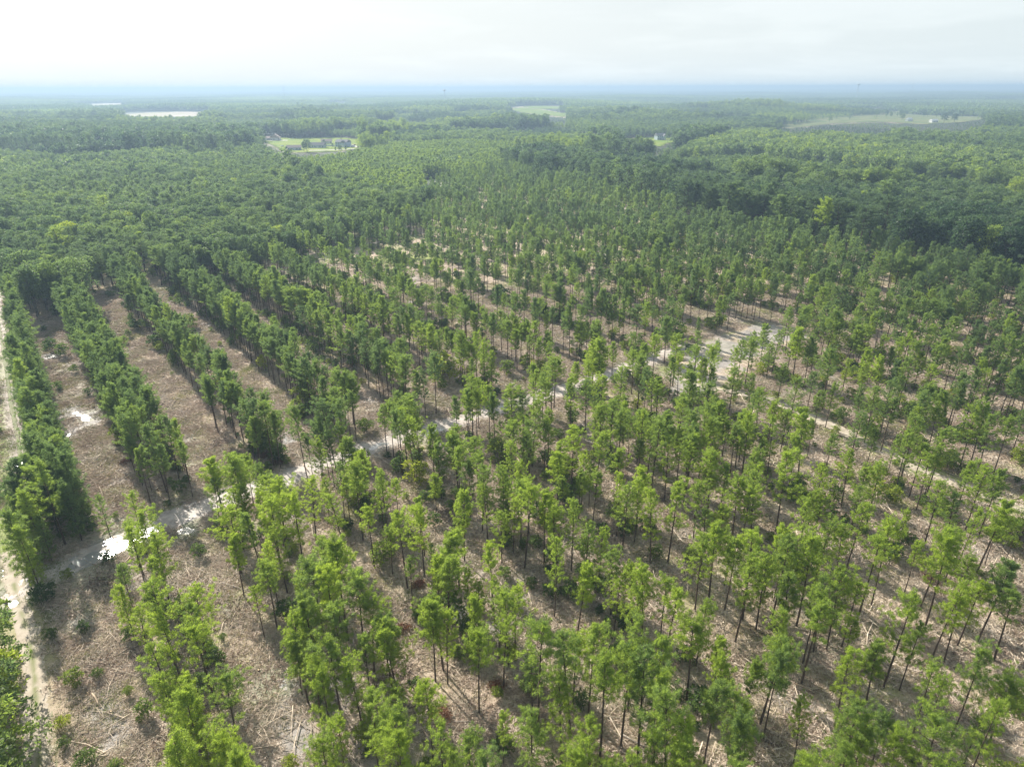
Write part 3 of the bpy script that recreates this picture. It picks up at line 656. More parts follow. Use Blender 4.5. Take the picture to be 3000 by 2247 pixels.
# ------------------------------------------------------------------ pines of the thinned plantation: traced ones first
# crop origin (photo px), crop scale, then (top x, top y[, base x, base y]) in crop pixels
TR = [
 (0, 1400, 1.956, [(60, -10), (170, 100, 230, 430), (260, 10, 340, 330), (130, 60), (50, 180), (100, 260), (210, 210, 200, 480), (600, 90, 650, 400), (745, 75, 700, 440), (820, 180), (880, 440, 960, 790), (690, 490, 790, 720), (680, 610, 740, 860), (830, 730, 860, 1060),
   (900, 940), (1110, 1120, 1160, 1520), (950, 1110), (1230, 1450), (980, 1480), (1330, 1440), (1380, 40), (1310, 180), (1410, 340, 1400, 680), (1580, 120, 1620, 560), (1520, 480), (1690, 540, 1760, 850), (1460, 620, 1550, 840), (1720, 380), (1650, 770), (1700, 880),
   (1890, 900), (1925, 730), (1850, 1090), (1440, 190), (1330, 60), (1200, 0), (1860, 0, 1890, 250), (1760, 0), (1930, 80), (1930, 1350), (1850, 1480), (1780, 1000), (870, 320), (920, 1060), (1060, 1200)]),
 (1000, 1400, 1.956, [(150, 150, 190, 520), (230, 40, 240, 290), (340, 0, 335, 300), (270, 280, 340, 430), (370, 470, 410, 740), (500, 370, 530, 650), (480, 230), (450, 160), (730, 530, 740, 830), (820, 600, 800, 880), (560, 660), (620, 750, 610, 1180), (510, 700), (930, 800, 930, 1200),
   (810, 890, 790, 1350), (1100, 1040, 1090, 1310), (120, 1040, 140, 1530), (310, 1210, 305, 1490), (30, 740), (30, 1320), (330, 1490), (250, 1520), (860, 1310, 930, 1640), (1110, 1330), (1250, 1170, 1260, 1620), (1430, 1380), (1330, 1540), (1560, 1600), (1660, 1560),
   (1670, 800, 1640, 1330), (1820, 910, 1790, 1430), (1210, 340, 1220, 800), (1340, 480, 1350, 910), (1540, 620, 1560, 900), (1400, 270, 1390, 660), (1480, 300, 1470, 660), (1570, 410), (1700, 480, 1665, 800), (1080, 50, 1050, 520), (1170, 80), (1230, 180), (810, 30, 840, 360),
   (910, 190, 920, 490), (940, 0, 930, 210), (1900, 610), (1860, 600), (1700, 0, 1680, 370), (1760, 60, 1770, 490), (1870, 20, 1870, 490), (1600, 40, 1610, 410), (1280, 10, 1270, 170), (1370, -40, 1360, 240), (1450, -30, 1440, 270), (690, 60), (650, 90), (740, 120), (870, 380), (530, -20, 540, 180), (1650, 960)]),
 (2000, 1400, 1.956, [(90, 30, 60, 350), (240, 150, 225, 360), (70, 330, 70, 760), (150, 190), (280, 340, 270, 550), (340, 440, 300, 940), (500, 260, 450, 720), (560, 360, 520, 710), (600, 340), (640, 560), (580, 760), (690, 100, 680, 350), (760, 60, 745, 280), (700, 700, 680, 1180), (850, 550),
   (800, 120, 810, 430), (760, 330), (1010, 130, 935, 530), (1150, 250, 1100, 520), (1030, 40), (1280, 180, 1250, 400), (1310, 360, 1270, 660), (1480, 350, 1390, 850), (1600, 450, 1545, 770), (1480, 10, 1380, 400), (1590, 90), (1760, 110, 1680, 550), (1820, 230, 1810, 460),
   (1930, 250, 1910, 480), (1850, 470), (1700, 580, 1700, 960), (1500, 270), (1230, 670, 1150, 1200), (1310, 820, 1240, 1220), (990, 600, 910, 970), (930, 530), (980, 800, 950, 1000), (1080, 940, 1050, 1290), (980, 1000), (1660, 950, 1540, 1480), (1450, 1060), (1500, 1150),
   (1900, 1150), (1800, 1300), (1720, 1350, 1780, 1650), (220, 910, 200, 1140), (360, 1030, 340, 1400), (130, 1170, 120, 1640), (410, 1310), (370, 1400), (680, 1270, 635, 1640), (980, 1500), (720, 1580), (540, 920), (600, 880), (560, 1010), (1930, 640), (1780, 560), (80, 850), (330, 1190)]),
 (1000, 600, 2.071, [(340, 1230, 375, 1650), (440, 1200, 465, 1500), (420, 1290), (550, 1350), (760, 1110, 765, 1380), (830, 1060, 835, 1360), (930, 1150), (1040, 1100, 1045, 1500), (1110, 1140), (1160, 960, 1165, 1240), (1290, 930, 1290, 1230), (1250, 1050), (1260, 1240), (1380, 1100, 1380, 1340),
   (1480, 1060, 1480, 1390), (1560, 1040, 1560, 1350), (1650, 830, 1640, 1060), (1770, 880, 1760, 1150), (1910, 790), (1860, 1000), (1420, 950), (1240, 1310, 1230, 1640), (960, 1330, 975, 1550), (1110, 1300, 1140, 1660), (700, 1390), (590, 1440), (830, 1420), (1320, 1500), (1430, 1520), (1560, 1370),
   (1700, 1150, 1705, 1450), (1650, 1180), (1730, 1190), (1820, 1290, 1830, 1500), (1930, 1240, 1940, 1500), (2030, 1350, 2020, 1580), (1930, 1040, 1985, 1260), (2040, 790), (1030, 1430), (980, 1590), (120, 1480), (30, 1400), (200, 1530), (1690, 1470), (1820, 1590), (1280, 940)]),
 (2000, 600, 2.071, [(450, 770), (210, 830, 180, 1070), (320, 870, 300, 1130), (100, 770, 30, 990), (430, 1020), (580, 960, 575, 1190), (540, 850, 510, 1020), (760, 650, 750, 800), (870, 690, 880, 850), (920, 880), (1010, 930, 980, 1090), (800, 1010), (1320, 800, 1270, 1050),
   (1210, 990, 1210, 1170), (1340, 1040), (920, 1080), (1060, 1100, 1040, 1380), (1180, 1100), (1280, 1170), (830, 1130, 800, 1350), (770, 1050), (700, 1050), (160, 1090), (60, 1010), (40, 1250, 20, 1640), (190, 1290, 140, 1650), (400, 1130, 380, 1490), (360, 1200, 350, 1490),
   (560, 1190), (640, 1230), (740, 1240, 700, 1650), (800, 1300, 780, 1490), (910, 1390, 920, 1650), (860, 1570), (650, 1510), (480, 1440), (430, 1480), (1140, 1360, 1100, 1650), (1040, 1480), (1280, 1420, 1240, 1640), (1420, 1290), (1590, 1360), (1510, 1510), (1750, 1550), (1420, 1220), (1560, 1230),
   (1640, 1140), (1500, 1090), (1790, 1220), (1860, 1190), (1900, 1240), (1700, 1020), (1960, 940), (1850, 860), (1700, 840)]),
 (0, 600, 2.071, [(1610, 1130, 1660, 1490), (1680, 1240, 1720, 1550), (1520, 1110, 1560, 1420), (1410, 1010), (1250, 1030, 1300, 1290), (1080, 1370), (960, 1370, 1000, 1650), (860, 1490, 880, 1650), (1050, 1290)]),
]
traced = []
for ox, oy, s, pts in TR:
    for t in pts:
        tx, ty = (ox + t[0] / s) / DS, (oy + t[1] / s) / DS
        if len(t) == 4:
            bx, by = (ox + t[2] / s) / DS, (oy + t[3] / s) / DS
            gx, gy = unproject(bx, by)
            lo, hi = 4.0, 25.0
            for _ in range(30):
                md = (lo + hi) / 2
                if project(gx, gy, md)[1] < ty: hi = md
                else: lo = md
            h = float(np.clip(lo, 9.0, 17.0))
            wx, wy = unproject(tx, ty, h)
            if abs(wx - gx) > 2.0 or abs(h - lo) > 1.0: gx, gy = unproject(tx, ty, min(h, 14))
        else:
            h = random.uniform(11.5, 14.0); gx, gy = unproject(tx, ty, h)
            for dh_ in (0, 0.5, -0.5, 1, -1, 1.5, -1.5, 2, -2, 2.5):     # keep the cleared lanes clear: trees stand in the strips
                ax_, ay_ = unproject(tx, ty, h + dh_); vv_ = vof(ax_, ay_)
                if ay_ > np.interp(ax_, HAUL[:, 0], HAUL[:, 1]) or abs(((vv_ - 13.8 + 8.5) % 17) - 8.5) > 4.0: gx, gy, h = ax_, ay_, h + dh_; break
        traced.append((gx, gy, h))
T = []
for t in traced:                                     # drop doubles
    if all((t[0] - q[0]) ** 2 + (t[1] - q[1]) ** 2 > 1.5 ** 2 for q in T): T.append(t)
traced = T

def row_fill():
    """planted rows (2.9 m apart) with every so many rows cut out as lanes"""
    pts = []
    for iv, v in enumerate(np.arange(-6.5, 620, 2.9)):
        s = np.arange(-620, 110, 2.45)
        s = s + rng.uniform(-0.7, 0.7, len(s)); vv = v + rng.normal(0, 0.28, len(s))
        pts.append(np.stack([s * UX + vv * VX, s * UY + vv * VY, vv, s], 1))
    return np.concatenate(pts)
P = row_fill(); x, y, v, s = P.T
px, py, dep = project(x, y, np.full(len(x), 11.0))
ok = in_poly(px, py, THIN) & (dep > 20) & (px > -260) & (px < 2470) & (py < 1760)
dh = dist_line(x, y, HAUL)
hx = np.interp(x, HAUL[:, 0], HAUL[:, 1])
above = (y > hx) | (x > HAUL[-1, 0])
# lanes above the road: centres at v = 5, 24.5, 44, 64, 84 ...; below the road every 16 m
LC = np.array([5.4, 23.0, 41.8, 60.0, 78, 96] + [114 + 17.2 * i for i in range(34)])
lane = np.min(np.abs(v[:, None] - LC[None, :]), 1)
lanew = np.interp(v, [0, 14, 22, 45, 60, 120, 300], [4.6, 4.8, 5.6, 5.7, 5.5, 5.0, 4.2])
keepA = above & ((lane > lanew) | (v < 0.2)) & (v < 600)
dens = np.interp(v, [-7, 15, 40, 62, 90, 150, 260], [0.97, 0.82, 0.80, 0.66, 0.52, 0.46, 0.50])
dens = dens * (0.72 + 0.56 * fbm(x / 22, y / 22, 71, 3))
dens = np.where((s < -190) & (v < 80), 0.92, dens)
far = np.hypot(x, y); dens = np.where(far > 330, np.maximum(dens, 0.60), dens)
pickA = keepA & (rng.uniform(0, 1, len(x)) < dens)
lane2 = np.abs(((v - 13.8 + 8.5) % 17) - 8.5)
keepB = (~above) & (lane2 > 4.3) & (v > 5)
densB = 0.50 * np.ones(len(x))
pickB = keepB & (rng.uniform(0, 1, len(x)) < densB)
pxg, pyg, _ = project(x, y, np.zeros(len(x)))
okk = ok & (pickA | pickB) & (dh > 4.0) & (dist_line(x, y, LEFT) > 3.4) & (dist_line(x, y, RIGHT) > 3.2) & (dist_line(x, y, EDGE2) > 3) & (dist_line(x, y, EDGE) > 3)
okk &= ~(in_poly(pxg, pyg, YARD)) & ~in_poly(pxg, pyg, POND)
# the shaded corner at the left end of the road is a closed clump
# the road, the track and the yard stay in view: few filled-in crowns hang before them
cpx, cpy, _ = project(x, y, np.full(len(x), 9.5))
for LN, wd in ((HAUL, 17), (RIGHT, 20)):
    lpx, lpy, _ = project(LN[:, 0], LN[:, 1], np.zeros(len(LN)))
    near_line = dist_line(cpx, cpy, np.stack([lpx, lpy], 1)) < wd
    okk &= ~(near_line & (rng.uniform(0, 1, len(x)) < 0.9) & ~(in_poly(cpx, cpy, [(0, 900), (200, 900), (200, 1300), (0, 1300)])))
okk &= ~(in_poly(cpx, cpy, YARD) & (rng.uniform(0, 1, len(x)) < 0.0))
x, y, v, s = x[okk], y[okk], v[okk], s[okk]
TX = np.array([(t[0], t[1]) for t in traced])
dmin = np.full(len(x), 1e9)
for tx_, ty_ in TX: dmin = np.minimum(dmin, np.hypot(x - tx_, y - ty_))
pxt, pyt, _ = project(x, y, np.full(len(x), 12.0))
dense_trace = (pyt > 1040) & (pxt > 330)
k = (dmin > 2.4) & ~(dense_trace & (dmin < 3.0))
x, y, v = x[k], y[k], v[k]
hh = np.clip(rng.normal(12.6, 1.5, len(x)), 8.0, 16) * (0.94 + 0.12 * fbm(x / 30, y / 30, 77, 2))
hh = np.where(v < 62, hh * 1.03, hh)
allx = np.concatenate([TX[:, 0], x]); ally = np.concatenate([TX[:, 1], y]); allh = np.concatenate([[t[2] for t in traced], hh])
px, py, dep = project(allx, ally, allh * 0.7)
inview = (px > -15) & (px < 2227) & (py < 1672)
size = np.where(inview, allh / dep, 0)
order = np.argsort(-size); NEAR = order[:300]; REST = order[300:]
print('pines traced', len(traced), 'total', len(allx), 'in view', int(inview.sum()))

ORD = ['first', 'second', 'third', 'fourth', 'fifth', 'sixth', 'seventh', 'eighth', 'ninth', 'tenth', 'eleventh', 'twelfth', 'thirteenth', 'fourteenth', 'fifteenth', 'sixteenth', 'seventeenth', 'eighteenth', 'nineteenth', 'twentieth']
def ordn(i):
    if i < 20: return ORD[i]
    tens = ['twenty', 'thirty', 'forty', 'fifty'][i // 10 - 2]; q = (i + 1) % 10; t10 = (i + 1) // 10
    if q == 0: return {2: 'twentieth', 3: 'thirtieth', 4: 'fortieth', 5: 'fiftieth'}[t10]
    return ['', '', 'twenty', 'thirty', 'forty', 'fifty'][t10] + '-' + ORD[q - 1]
def strip_of(v_):  return int(max(0, (v_ + 9) // 9.0))
tint_all = np.clip(0.56 + 0.09 * smooth(160, 90, np.hypot(allx, ally)) + rng.normal(0, 0.10, len(allx)) + 0.14 * (fbm(allx / 40, ally / 40, 83, 2) - 0.5) * 2 - 0.26 * smooth(120, 330, np.hypot(allx, ally)) - 0.11 * smooth(85, 45, vof(allx, ally)) * (sof(allx, ally) < -112) - 0.04 * ((vof(allx, ally) < 8) & (ally > 84)), 0.05, 1)  # far pines duller by camera distance: weaker transmitted light put into the tint
hro = rng.uniform(0, 6.28, len(allx)); pid = rng.integers(0, NP, len(allx))
wsc = np.clip(rng.normal(0.90, 0.12, len(allx)), 0.62, 1.2)
HIGHB = [i for i in range(NP) if random.Random(100 + i).choice([0.30, 0.38, 0.44, 0.50, 0.56]) >= 0.44]
instrip = (vof(allx, ally) > 4) & (vof(allx, ally) < 220) & (sof(allx, ally) < -112)
pid = np.where(instrip & (rng.uniform(0, 1, len(allx)) < 0.85), np.array(HIGHB)[pid % len(HIGHB)], pid)
wsc = np.where(instrip, wsc * 0.86, wsc); allh = np.where(instrip & (vof(allx, ally) < 70), allh * 0.98, allh)
gz = relief(allx, ally)
low_full = (vof(allx, ally) < 3.5) & (np.hypot(allx, ally) < 210) & (rng.uniform(0, 1, len(allx)) < 0.75)
strips = {}
near_set = list(NEAR)
for i in near_set: strips.setdefault((strip_of(vof(allx[i], ally[i]))), []).append(i)
labels = {}
def shade(t): return 'bright yellow-green' if t > 0.70 else 'light green' if t > 0.56 else 'mid green' if t > 0.40 else 'dark green'
PROTO_W = []
for i in range(NP):
    co = np.empty(len(PINES[i][1].vertices) * 3, np.float32); PINES[i][1].vertices.foreach_get('co', co); co = co.reshape(-1, 3); PROTO_W.append(np.percentile(np.hypot(co[:, 0], co[:, 1]), 92))
for st, ids in strips.items():
    ids.sort(key=lambda i: sof(allx[i], ally[i]), reverse=True)      # from the viewer outwards
    for n_, i in enumerate(ids):
        h = allh[i]; w = PROTO_W[pid[i]] * wsc[i]
        size_w = 'tall' if h > 14 else 'short' if h < 11.5 else ('slender' if w < 2.0 else 'full-crowned' if w > 2.6 else 'middling')
        labels[i] = f"{size_w} {shade(tint_all[i])} pine, {ordn(n_)} from near end of {ordn(st)} row band from left"
LAND = [((262, 1172), 'beside the blinding sunlit puddle'), ((600, 1052), 'at the grey puddle below the third lane'), ((820, 962), 'beside the silver road puddle'), ((1082, 882), 'beside the bright puddle in the road bend'),
        ((1305, 815), 'nearest the far end of the muddy road'), ((1612, 762), 'nearest the puddle in the loading yard'), ((2040, 1040), 'beside the sandy track on the right'), ((86, 1480), 'nearest the lower left sandy track')]
used = set()
for (dx_, dy_), phr in LAND:
    gx, gy = unproject(dx_, dy_); c = sorted((i for i in near_set if i not in used), key=lambda i: math.hypot(allx[i] - gx, ally[i] - gy))[0]
    used.add(c); labels[c] = f"{shade(tint_all[c])} pine standing {phr}"
for i in near_set:
    tr, cr_ = FULLP[pid[i] % 4] if low_full[i] else PINES[pid[i]]; sc_ = allh[i] / 14.0
    root = link('pine_tree', None, label=labels[i], cat='pine tree', group='pines of the thinned plantation', loc=(allx[i], ally[i], gz[i]), rz=hro[i], scale=(sc_ * wsc[i], sc_ * wsc[i], sc_))
    root.rotation_euler = (random.gauss(0, 0.034), random.gauss(0, 0.034), hro[i])
    root.empty_display_size = 0.3
    link('trunk', tr, parent=root)
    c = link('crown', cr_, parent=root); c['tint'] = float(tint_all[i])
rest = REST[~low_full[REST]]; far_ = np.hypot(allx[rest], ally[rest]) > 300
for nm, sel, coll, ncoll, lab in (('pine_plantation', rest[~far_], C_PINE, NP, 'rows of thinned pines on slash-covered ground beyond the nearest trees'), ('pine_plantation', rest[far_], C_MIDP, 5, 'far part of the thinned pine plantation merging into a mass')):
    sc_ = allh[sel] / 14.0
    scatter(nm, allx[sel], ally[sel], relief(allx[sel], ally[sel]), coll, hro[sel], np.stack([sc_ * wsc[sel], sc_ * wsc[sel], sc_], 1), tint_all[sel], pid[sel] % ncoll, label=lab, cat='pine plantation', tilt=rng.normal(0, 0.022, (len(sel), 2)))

C_FULL = proto_collection('full_pine_prototypes', [join_proto('proto_full_pine_%02d' % i, p) for i, p in enumerate(FULLP)])
sel = REST[low_full[REST]]; sc_ = allh[sel] / 14.0
scatter('pine_plantation', allx[sel], ally[sel], gz[sel], C_FULL, hro[sel], np.stack([sc_ * wsc[sel], sc_ * wsc[sel], sc_], 1), tint_all[sel], pid[sel] % 4, label='dense uncut pine strip beside the left track', cat='pine plantation')

# ------------------------------------------------------------------ woods beyond the plantation
# (polygon in display px of canopy, canopy height, kind, spacing, tint mean, share of pines)
STANDS = [
 ([(1080, 322), (1170, 306), (1300, 322), (1400, 347), (1500, 368), (1600, 382), (1750, 397), (1850, 407), (2000, 418), (2212, 440), (2500, 470), (2500, 530), (2050, 478), (1900, 458), (1750, 435), (1600, 420), (1500, 402), (1350, 370), (1200, 338), (1100, 328)], 19, 'mature', 5.4, 0.10, 0.45),
 ([(1400, 347), (1460, 322), (1600, 313), (1760, 322), (1900, 343), (2212, 385), (2500, 415), (2500, 470), (2212, 440), (2000, 418), (1850, 407), (1750, 397), (1600, 382), (1500, 368)], 8.5, 'young', 3.1, 0.36, 1.0),
 ([(1460, 322), (1500, 298), (1580, 282), (1650, 278), (1800, 282), (1950, 300), (2100, 312), (2212, 325), (2500, 345), (2500, 415), (2212, 385), (1900, 343), (1760, 322), (1600, 313)], 16, 'light', 6.0, 0.56, 0.05),
 ([(600, 345), (700, 335), (780, 320), (850, 305), (1000, 300), (1080, 303), (1170, 306), (1080, 322), (1100, 342), (1000, 362), (930, 392), (900, 405), (760, 402), (690, 382)], 11, 'young', 4.0, 0.48, 0.85),
 ([(-400, 322), (0, 318), (120, 330), (290, 322), (340, 312), (540, 304), (585, 318), (600, 345), (690, 382), (760, 402), (900, 405), (930, 392), (900, 432), (800, 455), (700, 478), (620, 505), (500, 520), (340, 540), (200, 556), (90, 585), (-300, 610)], 14, 'mixed', 5.6, 0.36, 0.45),
 ([(-400, 262), (0, 264), (130, 259), (330, 262), (520, 268), (546, 280), (540, 290), (440, 296), (300, 292), (130, 296), (-400, 305)], 22, 'mature', 6.0, 0.10, 0.55),
]
bx_, by_, bh_, bt_, bk_, bo_ = [], [], [], [], [], []   # x, y, height, tint, kind(0 broad,1 pine,2 young)
def cand(spacing, rmin, rmax):
    """jittered points over the view wedge"""
    half = 0.80 * rmax + 60
    X, Y = np.meshgrid(np.arange(-half, half, spacing), np.arange(rmin * 0.4, rmax, spacing))
    X = X.ravel(); Y = Y.ravel(); m = np.abs(X) < 0.83 * Y + 60; X = X[m]; Y = Y[m]
    X = X + rng.uniform(-0.42, 0.42, len(X)) * spacing; Y = Y + rng.uniform(-0.42, 0.42, len(Y)) * spacing
    d = np.hypot(X, Y); m = (d > rmin) & (d < rmax); return X[m], Y[m]
FARD = 2300
def D_far(X, Y): return np.hypot(X, Y)
def blocked(X, Y, Z, hcan, far_h=(8, 16, 24)):
    a, b, dp = project(X, Y, Z)
    bl = np.zeros(len(X), bool)
    for f in (0.0, 0.4, 0.8, 1.15):
        a2, b2, _ = project(X, Y, Z + hcan * f)
        for Q in OPEN: bl |= in_poly(a2, b2, Q)
    for f in far_h:
        a2, b2, _ = project(X, Y, Z + f)
        for Q in (LAKE_A, LAKE_B, FIELD_D, FIELD_E, CLEARC): bl |= in_poly(a2, b2, Q) & (D_far(X, Y) > 1000) & ~(in_poly(a, b, CLEARC) & (rng.uniform(0, 1, len(X)) < 0.03))
    v_ = vof(X, Y); bl |= (v_ > -21) & (Y > 92) & (v_ < -6)
    
    bl |= in_poly(a, b, ROADGAP) & (rng.uniform(0, 1, len(X)) > 0.45)
    bl |= in_poly(a, b, SUBURB) & (rng.uniform(0, 1, len(X)) > 0.4)
    bl |= (dist_line(X, Y, EDGE2) < 5) | (dist_line(X, Y, LEFT) < 4.2)
    return bl
taken = []
for si, (poly, hc, kind, sp, tm, ps) in enumerate(STANDS):
    X, Y = cand(sp, 130, 1500)
    Z = undul(X, Y); HH = hc * np.clip(rng.normal(1.0, 0.12, len(X)), 0.65, 1.3) * (0.85 + 0.3 * fbm(X / 70, Y / 70, 95, 2))
    a, b, dp = project(X, Y, Z + HH * 0.96)
    m = in_poly(a, b, poly); X, Y, Z, HH = X[m], Y[m], Z[m], HH[m]
    bl = blocked(X, Y, Z, hc); low = bl & ~blocked(X, Y, Z, 3.0, (0, 3)); HH = np.where(low, rng.uniform(2.0, 3.6, len(HH)), HH)
    bl &= ~low; X, Y, Z, HH = X[~bl], Y[~bl], Z[~bl], HH[~bl]
    n = len(X); pn = fbm(X / 55, Y / 55, 90 + si, 3)
    if si == 4: pn = pn + 0.16 * smooth(-330, -150, X + 0.25 * Y) - 0.05
    isp = pn + rng.normal(0, 0.05, n) > np.quantile(pn, 1 - ps) if ps < 1 else np.ones(n, bool)
    H = HH
    vq = 0.35 if kind == 'young' else 1.0
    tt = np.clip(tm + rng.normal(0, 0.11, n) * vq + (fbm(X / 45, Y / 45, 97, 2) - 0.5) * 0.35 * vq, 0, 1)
    tt = np.where(rng.uniform(0, 1, n) < 0.006, 0.88, tt)
    kk = np.where(isp, 2 if kind == 'young' else 1, 0)
    if kind == 'mixed': tt = np.where(isp, tt * 0.75, tt + 0.06)
    bx_.append(X); by_.append(Y); bh_.append(H); bt_.append(tt); bk_.append(kk); bo_.append(np.full(n, si))
# everything else out to FARD
for sp, r0, r1 in ((6.4, 60, 1300), (8.2, 1300, FARD)):
    X, Y = cand(sp, r0, r1); Z = undul(X, Y)
    used_ = np.zeros(len(X), bool)
    for poly, hc, *_ in STANDS: a, b, dp = project(X, Y, Z + hc * 0.98); used_ |= in_poly(a, b, poly)
    a, b, dp = project(X, Y, Z + 11); used_ |= in_poly(a, b, THIN) & (vof(X, Y) > -13)
    used_ |= (vof(X, Y) > -13) & (np.hypot(X, Y) < 190)
    a, b, dp = project(X, Y, Z + 6); used_ |= in_poly(a, b, [(1080, 325), (1200, 338), (1350, 370), (1500, 402), (1600, 420), (1750, 435), (1900, 458), (2050, 478), (2500, 530), (2500, 600), (2050, 530), (1900, 505), (1750, 478), (1600, 457), (1500, 437), (1350, 400), (1200, 362), (1080, 345)])
    # dark gap in front of the tall left stand
    a, b, dp = project(X, Y, Z + 12); used_ |= in_poly(a, b, [(-400, 290), (130, 284), (300, 280), (546, 285), (550, 304), (340, 312), (290, 322), (120, 330), (-400, 320)])
    X, Y, Z = X[~used_], Y[~used_], Z[~used_]; bl = blocked(X, Y, Z, 15); low = bl & ~blocked(X, Y, Z, 4.0, (0, 4)); bl &= ~low; X, Y, low = X[~bl], Y[~bl], low[~bl]
    n = len(X)
    wx_ = X + 60 * fbm(X / 90, Y / 90, 104, 2); wy_ = Y + 60 * fbm(X / 90, Y / 90, 105, 2)
    cr_rng = np.random.default_rng(5); S_ = np.stack([cr_rng.uniform(-2000, 2000, 620), cr_rng.uniform(0, 2500, 620)], 1); SH_, ST_, SK_ = cr_rng.uniform(0, 1, (3, 620))
    cell = np.zeros(n, int); bd = np.full(n, 1e18)
    for q in range(620):
        dd = (wx_ - S_[q, 0]) ** 2 + ((wy_ - S_[q, 1]) * 0.8) ** 2; mm = dd < bd; bd[mm] = dd[mm]; cell[mm] = q
    stand = SH_[cell]; st2 = vnoise(X / 140, Y / 140, 103)
    H = (7.5 + 15 * stand) * (0.9 + 0.2 * st2) * np.clip(rng.normal(1, 0.14, n), 0.6, 1.4)
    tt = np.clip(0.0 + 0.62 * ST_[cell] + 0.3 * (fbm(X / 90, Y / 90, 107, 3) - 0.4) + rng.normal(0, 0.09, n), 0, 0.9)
    kk = np.where(SK_[cell] + rng.normal(0, 0.2, n) > 0.62, 1, 0)
    H = np.where(low, rng.uniform(2.5, 4.5, n), H)
    nr = np.hypot(X, Y) < 320; H = np.where(nr, np.clip(H, 11, 15), H); tt = np.where(nr, np.clip(tt, 0.3, 0.6), tt)
    bx_.append(X); by_.append(Y); bh_.append(H); bt_.append(tt); bk_.append(kk); bo_.append(np.full(n, 9))
X = np.concatenate(bx_); Y = np.concatenate(by_); H = np.concatenate(bh_); TT = np.concatenate(bt_); K = np.concatenate(bk_); O = np.concatenate(bo_)
Z = undul(X, Y) - 0.1; D = np.hypot(X, Y)
ROT = rng.uniform(0, 6.28, len(X)); WS = np.clip(rng.normal(1.0, 0.15, len(X)), 0.7, 1.4)
a, b, dp = project(X, Y, Z + H)
vis = (a > -10) & (a < 2222) & (b > 0) & (b < 1670)
bi = np.where((K == 0) & vis)[0]; bi = bi[np.argsort(D[bi])]
# the nearest / largest broadleaf crowns stand on their own
BN = bi[:230]
is_near = np.zeros(len(X), bool); is_near[BN] = True
print('woods', len(X), 'young', int((K == 2).sum()), 'broad', int((K == 0).sum()))
for nm, m, coll, nc, h0, lab in (
        ('broadleaf_wood', (K == 0) & (D < 620) & ~is_near, C_BROAD, 6, 15, 'dense grey-green broadleaf wood left of and beyond the plantation'),
        ('broadleaf_wood', (K == 0) & (D >= 620), C_BROADF, 5, 15, 'distant broadleaf woods fading into blue haze'),
        ('pine_wood', (K == 1) & (D < 420), C_PINE, NP, 14, 'dark pines mixed through the nearer woods'),
        ('pine_wood', (K == 1) & (D >= 420), C_MIDP, 5, 14, 'dark distant pine stands between the broadleaf woods'),
        ('young_pine_wood', (K == 2), C_YOUNG, 4, 9, 'even fine-textured young pine stand behind the dark belt')):
    i = np.where(m)[0]; sc_ = H[i] / h0; w_ = WS[i] * np.where(K[i] == 1, 1.35, 1.0)
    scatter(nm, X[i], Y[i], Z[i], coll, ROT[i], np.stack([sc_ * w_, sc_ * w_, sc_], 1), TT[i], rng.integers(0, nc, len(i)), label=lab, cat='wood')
# labels of the single broadleaf trees: bands of distance, counted from the left
band = {}
for i in BN: band.setdefault(('left' if vof(X[i], Y[i]) < -13 else 'mid' if a[i] < 1100 else 'right', int(b[i] // 14)), []).append(i)
rows = sorted(set(k[1] for k in band), reverse=True)
for (side, rk), ids in band.items():
    ids.sort(key=lambda i: a[i])
    for n_, i in enumerate(ids):
        t = TT[i]; cw = 'yellow-green' if t > 0.8 else 'pale green' if t > 0.55 else 'grey-green' if t > 0.32 else 'dark green'
        hw = 'large' if H[i] > 15.5 else 'small' if H[i] < 12 else 'round'
        where = {'left': 'beyond the track', 'mid': 'behind the lanes', 'right': 'in the belt'}[side]
        lab = f"{hw} {cw} broadleaf tree {where}, {ordn(n_)} from left in {ordn(rows.index(rk))} tier up"
        tr, cr_ = BROAD[i % 6]; sc_ = H[i] / 15
        root = link('broadleaf_tree', None, label=lab, cat='tree', group='broadleaf trees at the near edge of the woods', loc=(X[i], Y[i], Z[i]), rz=ROT[i], scale=(sc_ * WS[i], sc_ * WS[i], sc_))
        link('trunk', tr, parent=root); c = link('crown', cr_, parent=root); c['tint'] = float(t)
# far woodland in patches out to the horizon
Xp, Yp = cand(70, FARD - 30, 16000)
ap, bp_, _ = project(Xp, Yp, undul(Xp, Yp))
m = np.ones(len(Xp), bool)
for f in (0, 8, 17):
    for ox_, oy_ in ((-45, -45), (45, -45), (-45, 45), (45, 45), (0, 0)):
        a2, b2, _ = project(Xp + ox_, Yp + oy_, undul(Xp, Yp) + f)
        for Q in (LAKE_A, LAKE_B, FIELD_D, FIELD_E): m &= ~in_poly(a2, b2, Q)
m &= fbm(Xp / 500, Yp / 500, 131, 3) < 0.66
Xp, Yp = Xp[m], Yp[m]
scatter('far_woodland', Xp, Yp, undul(Xp, Yp) - 1, C_PATCH, rng.choice([0, 1.5708, 3.1416, 4.7124], len(Xp)), np.stack([np.ones(len(Xp)), np.ones(len(Xp)), 0.8 + 0.6 * fbm(Xp / 600, Yp / 600, 137, 2)], 1),
        np.clip(0.1 + 0.9 * (fbm(Xp / 400, Yp / 400, 139, 3) - 0.2), 0, 0.9), rng.integers(0, 4, len(Xp)), label='endless far woodland fading to the hazy horizon', cat='woodland')

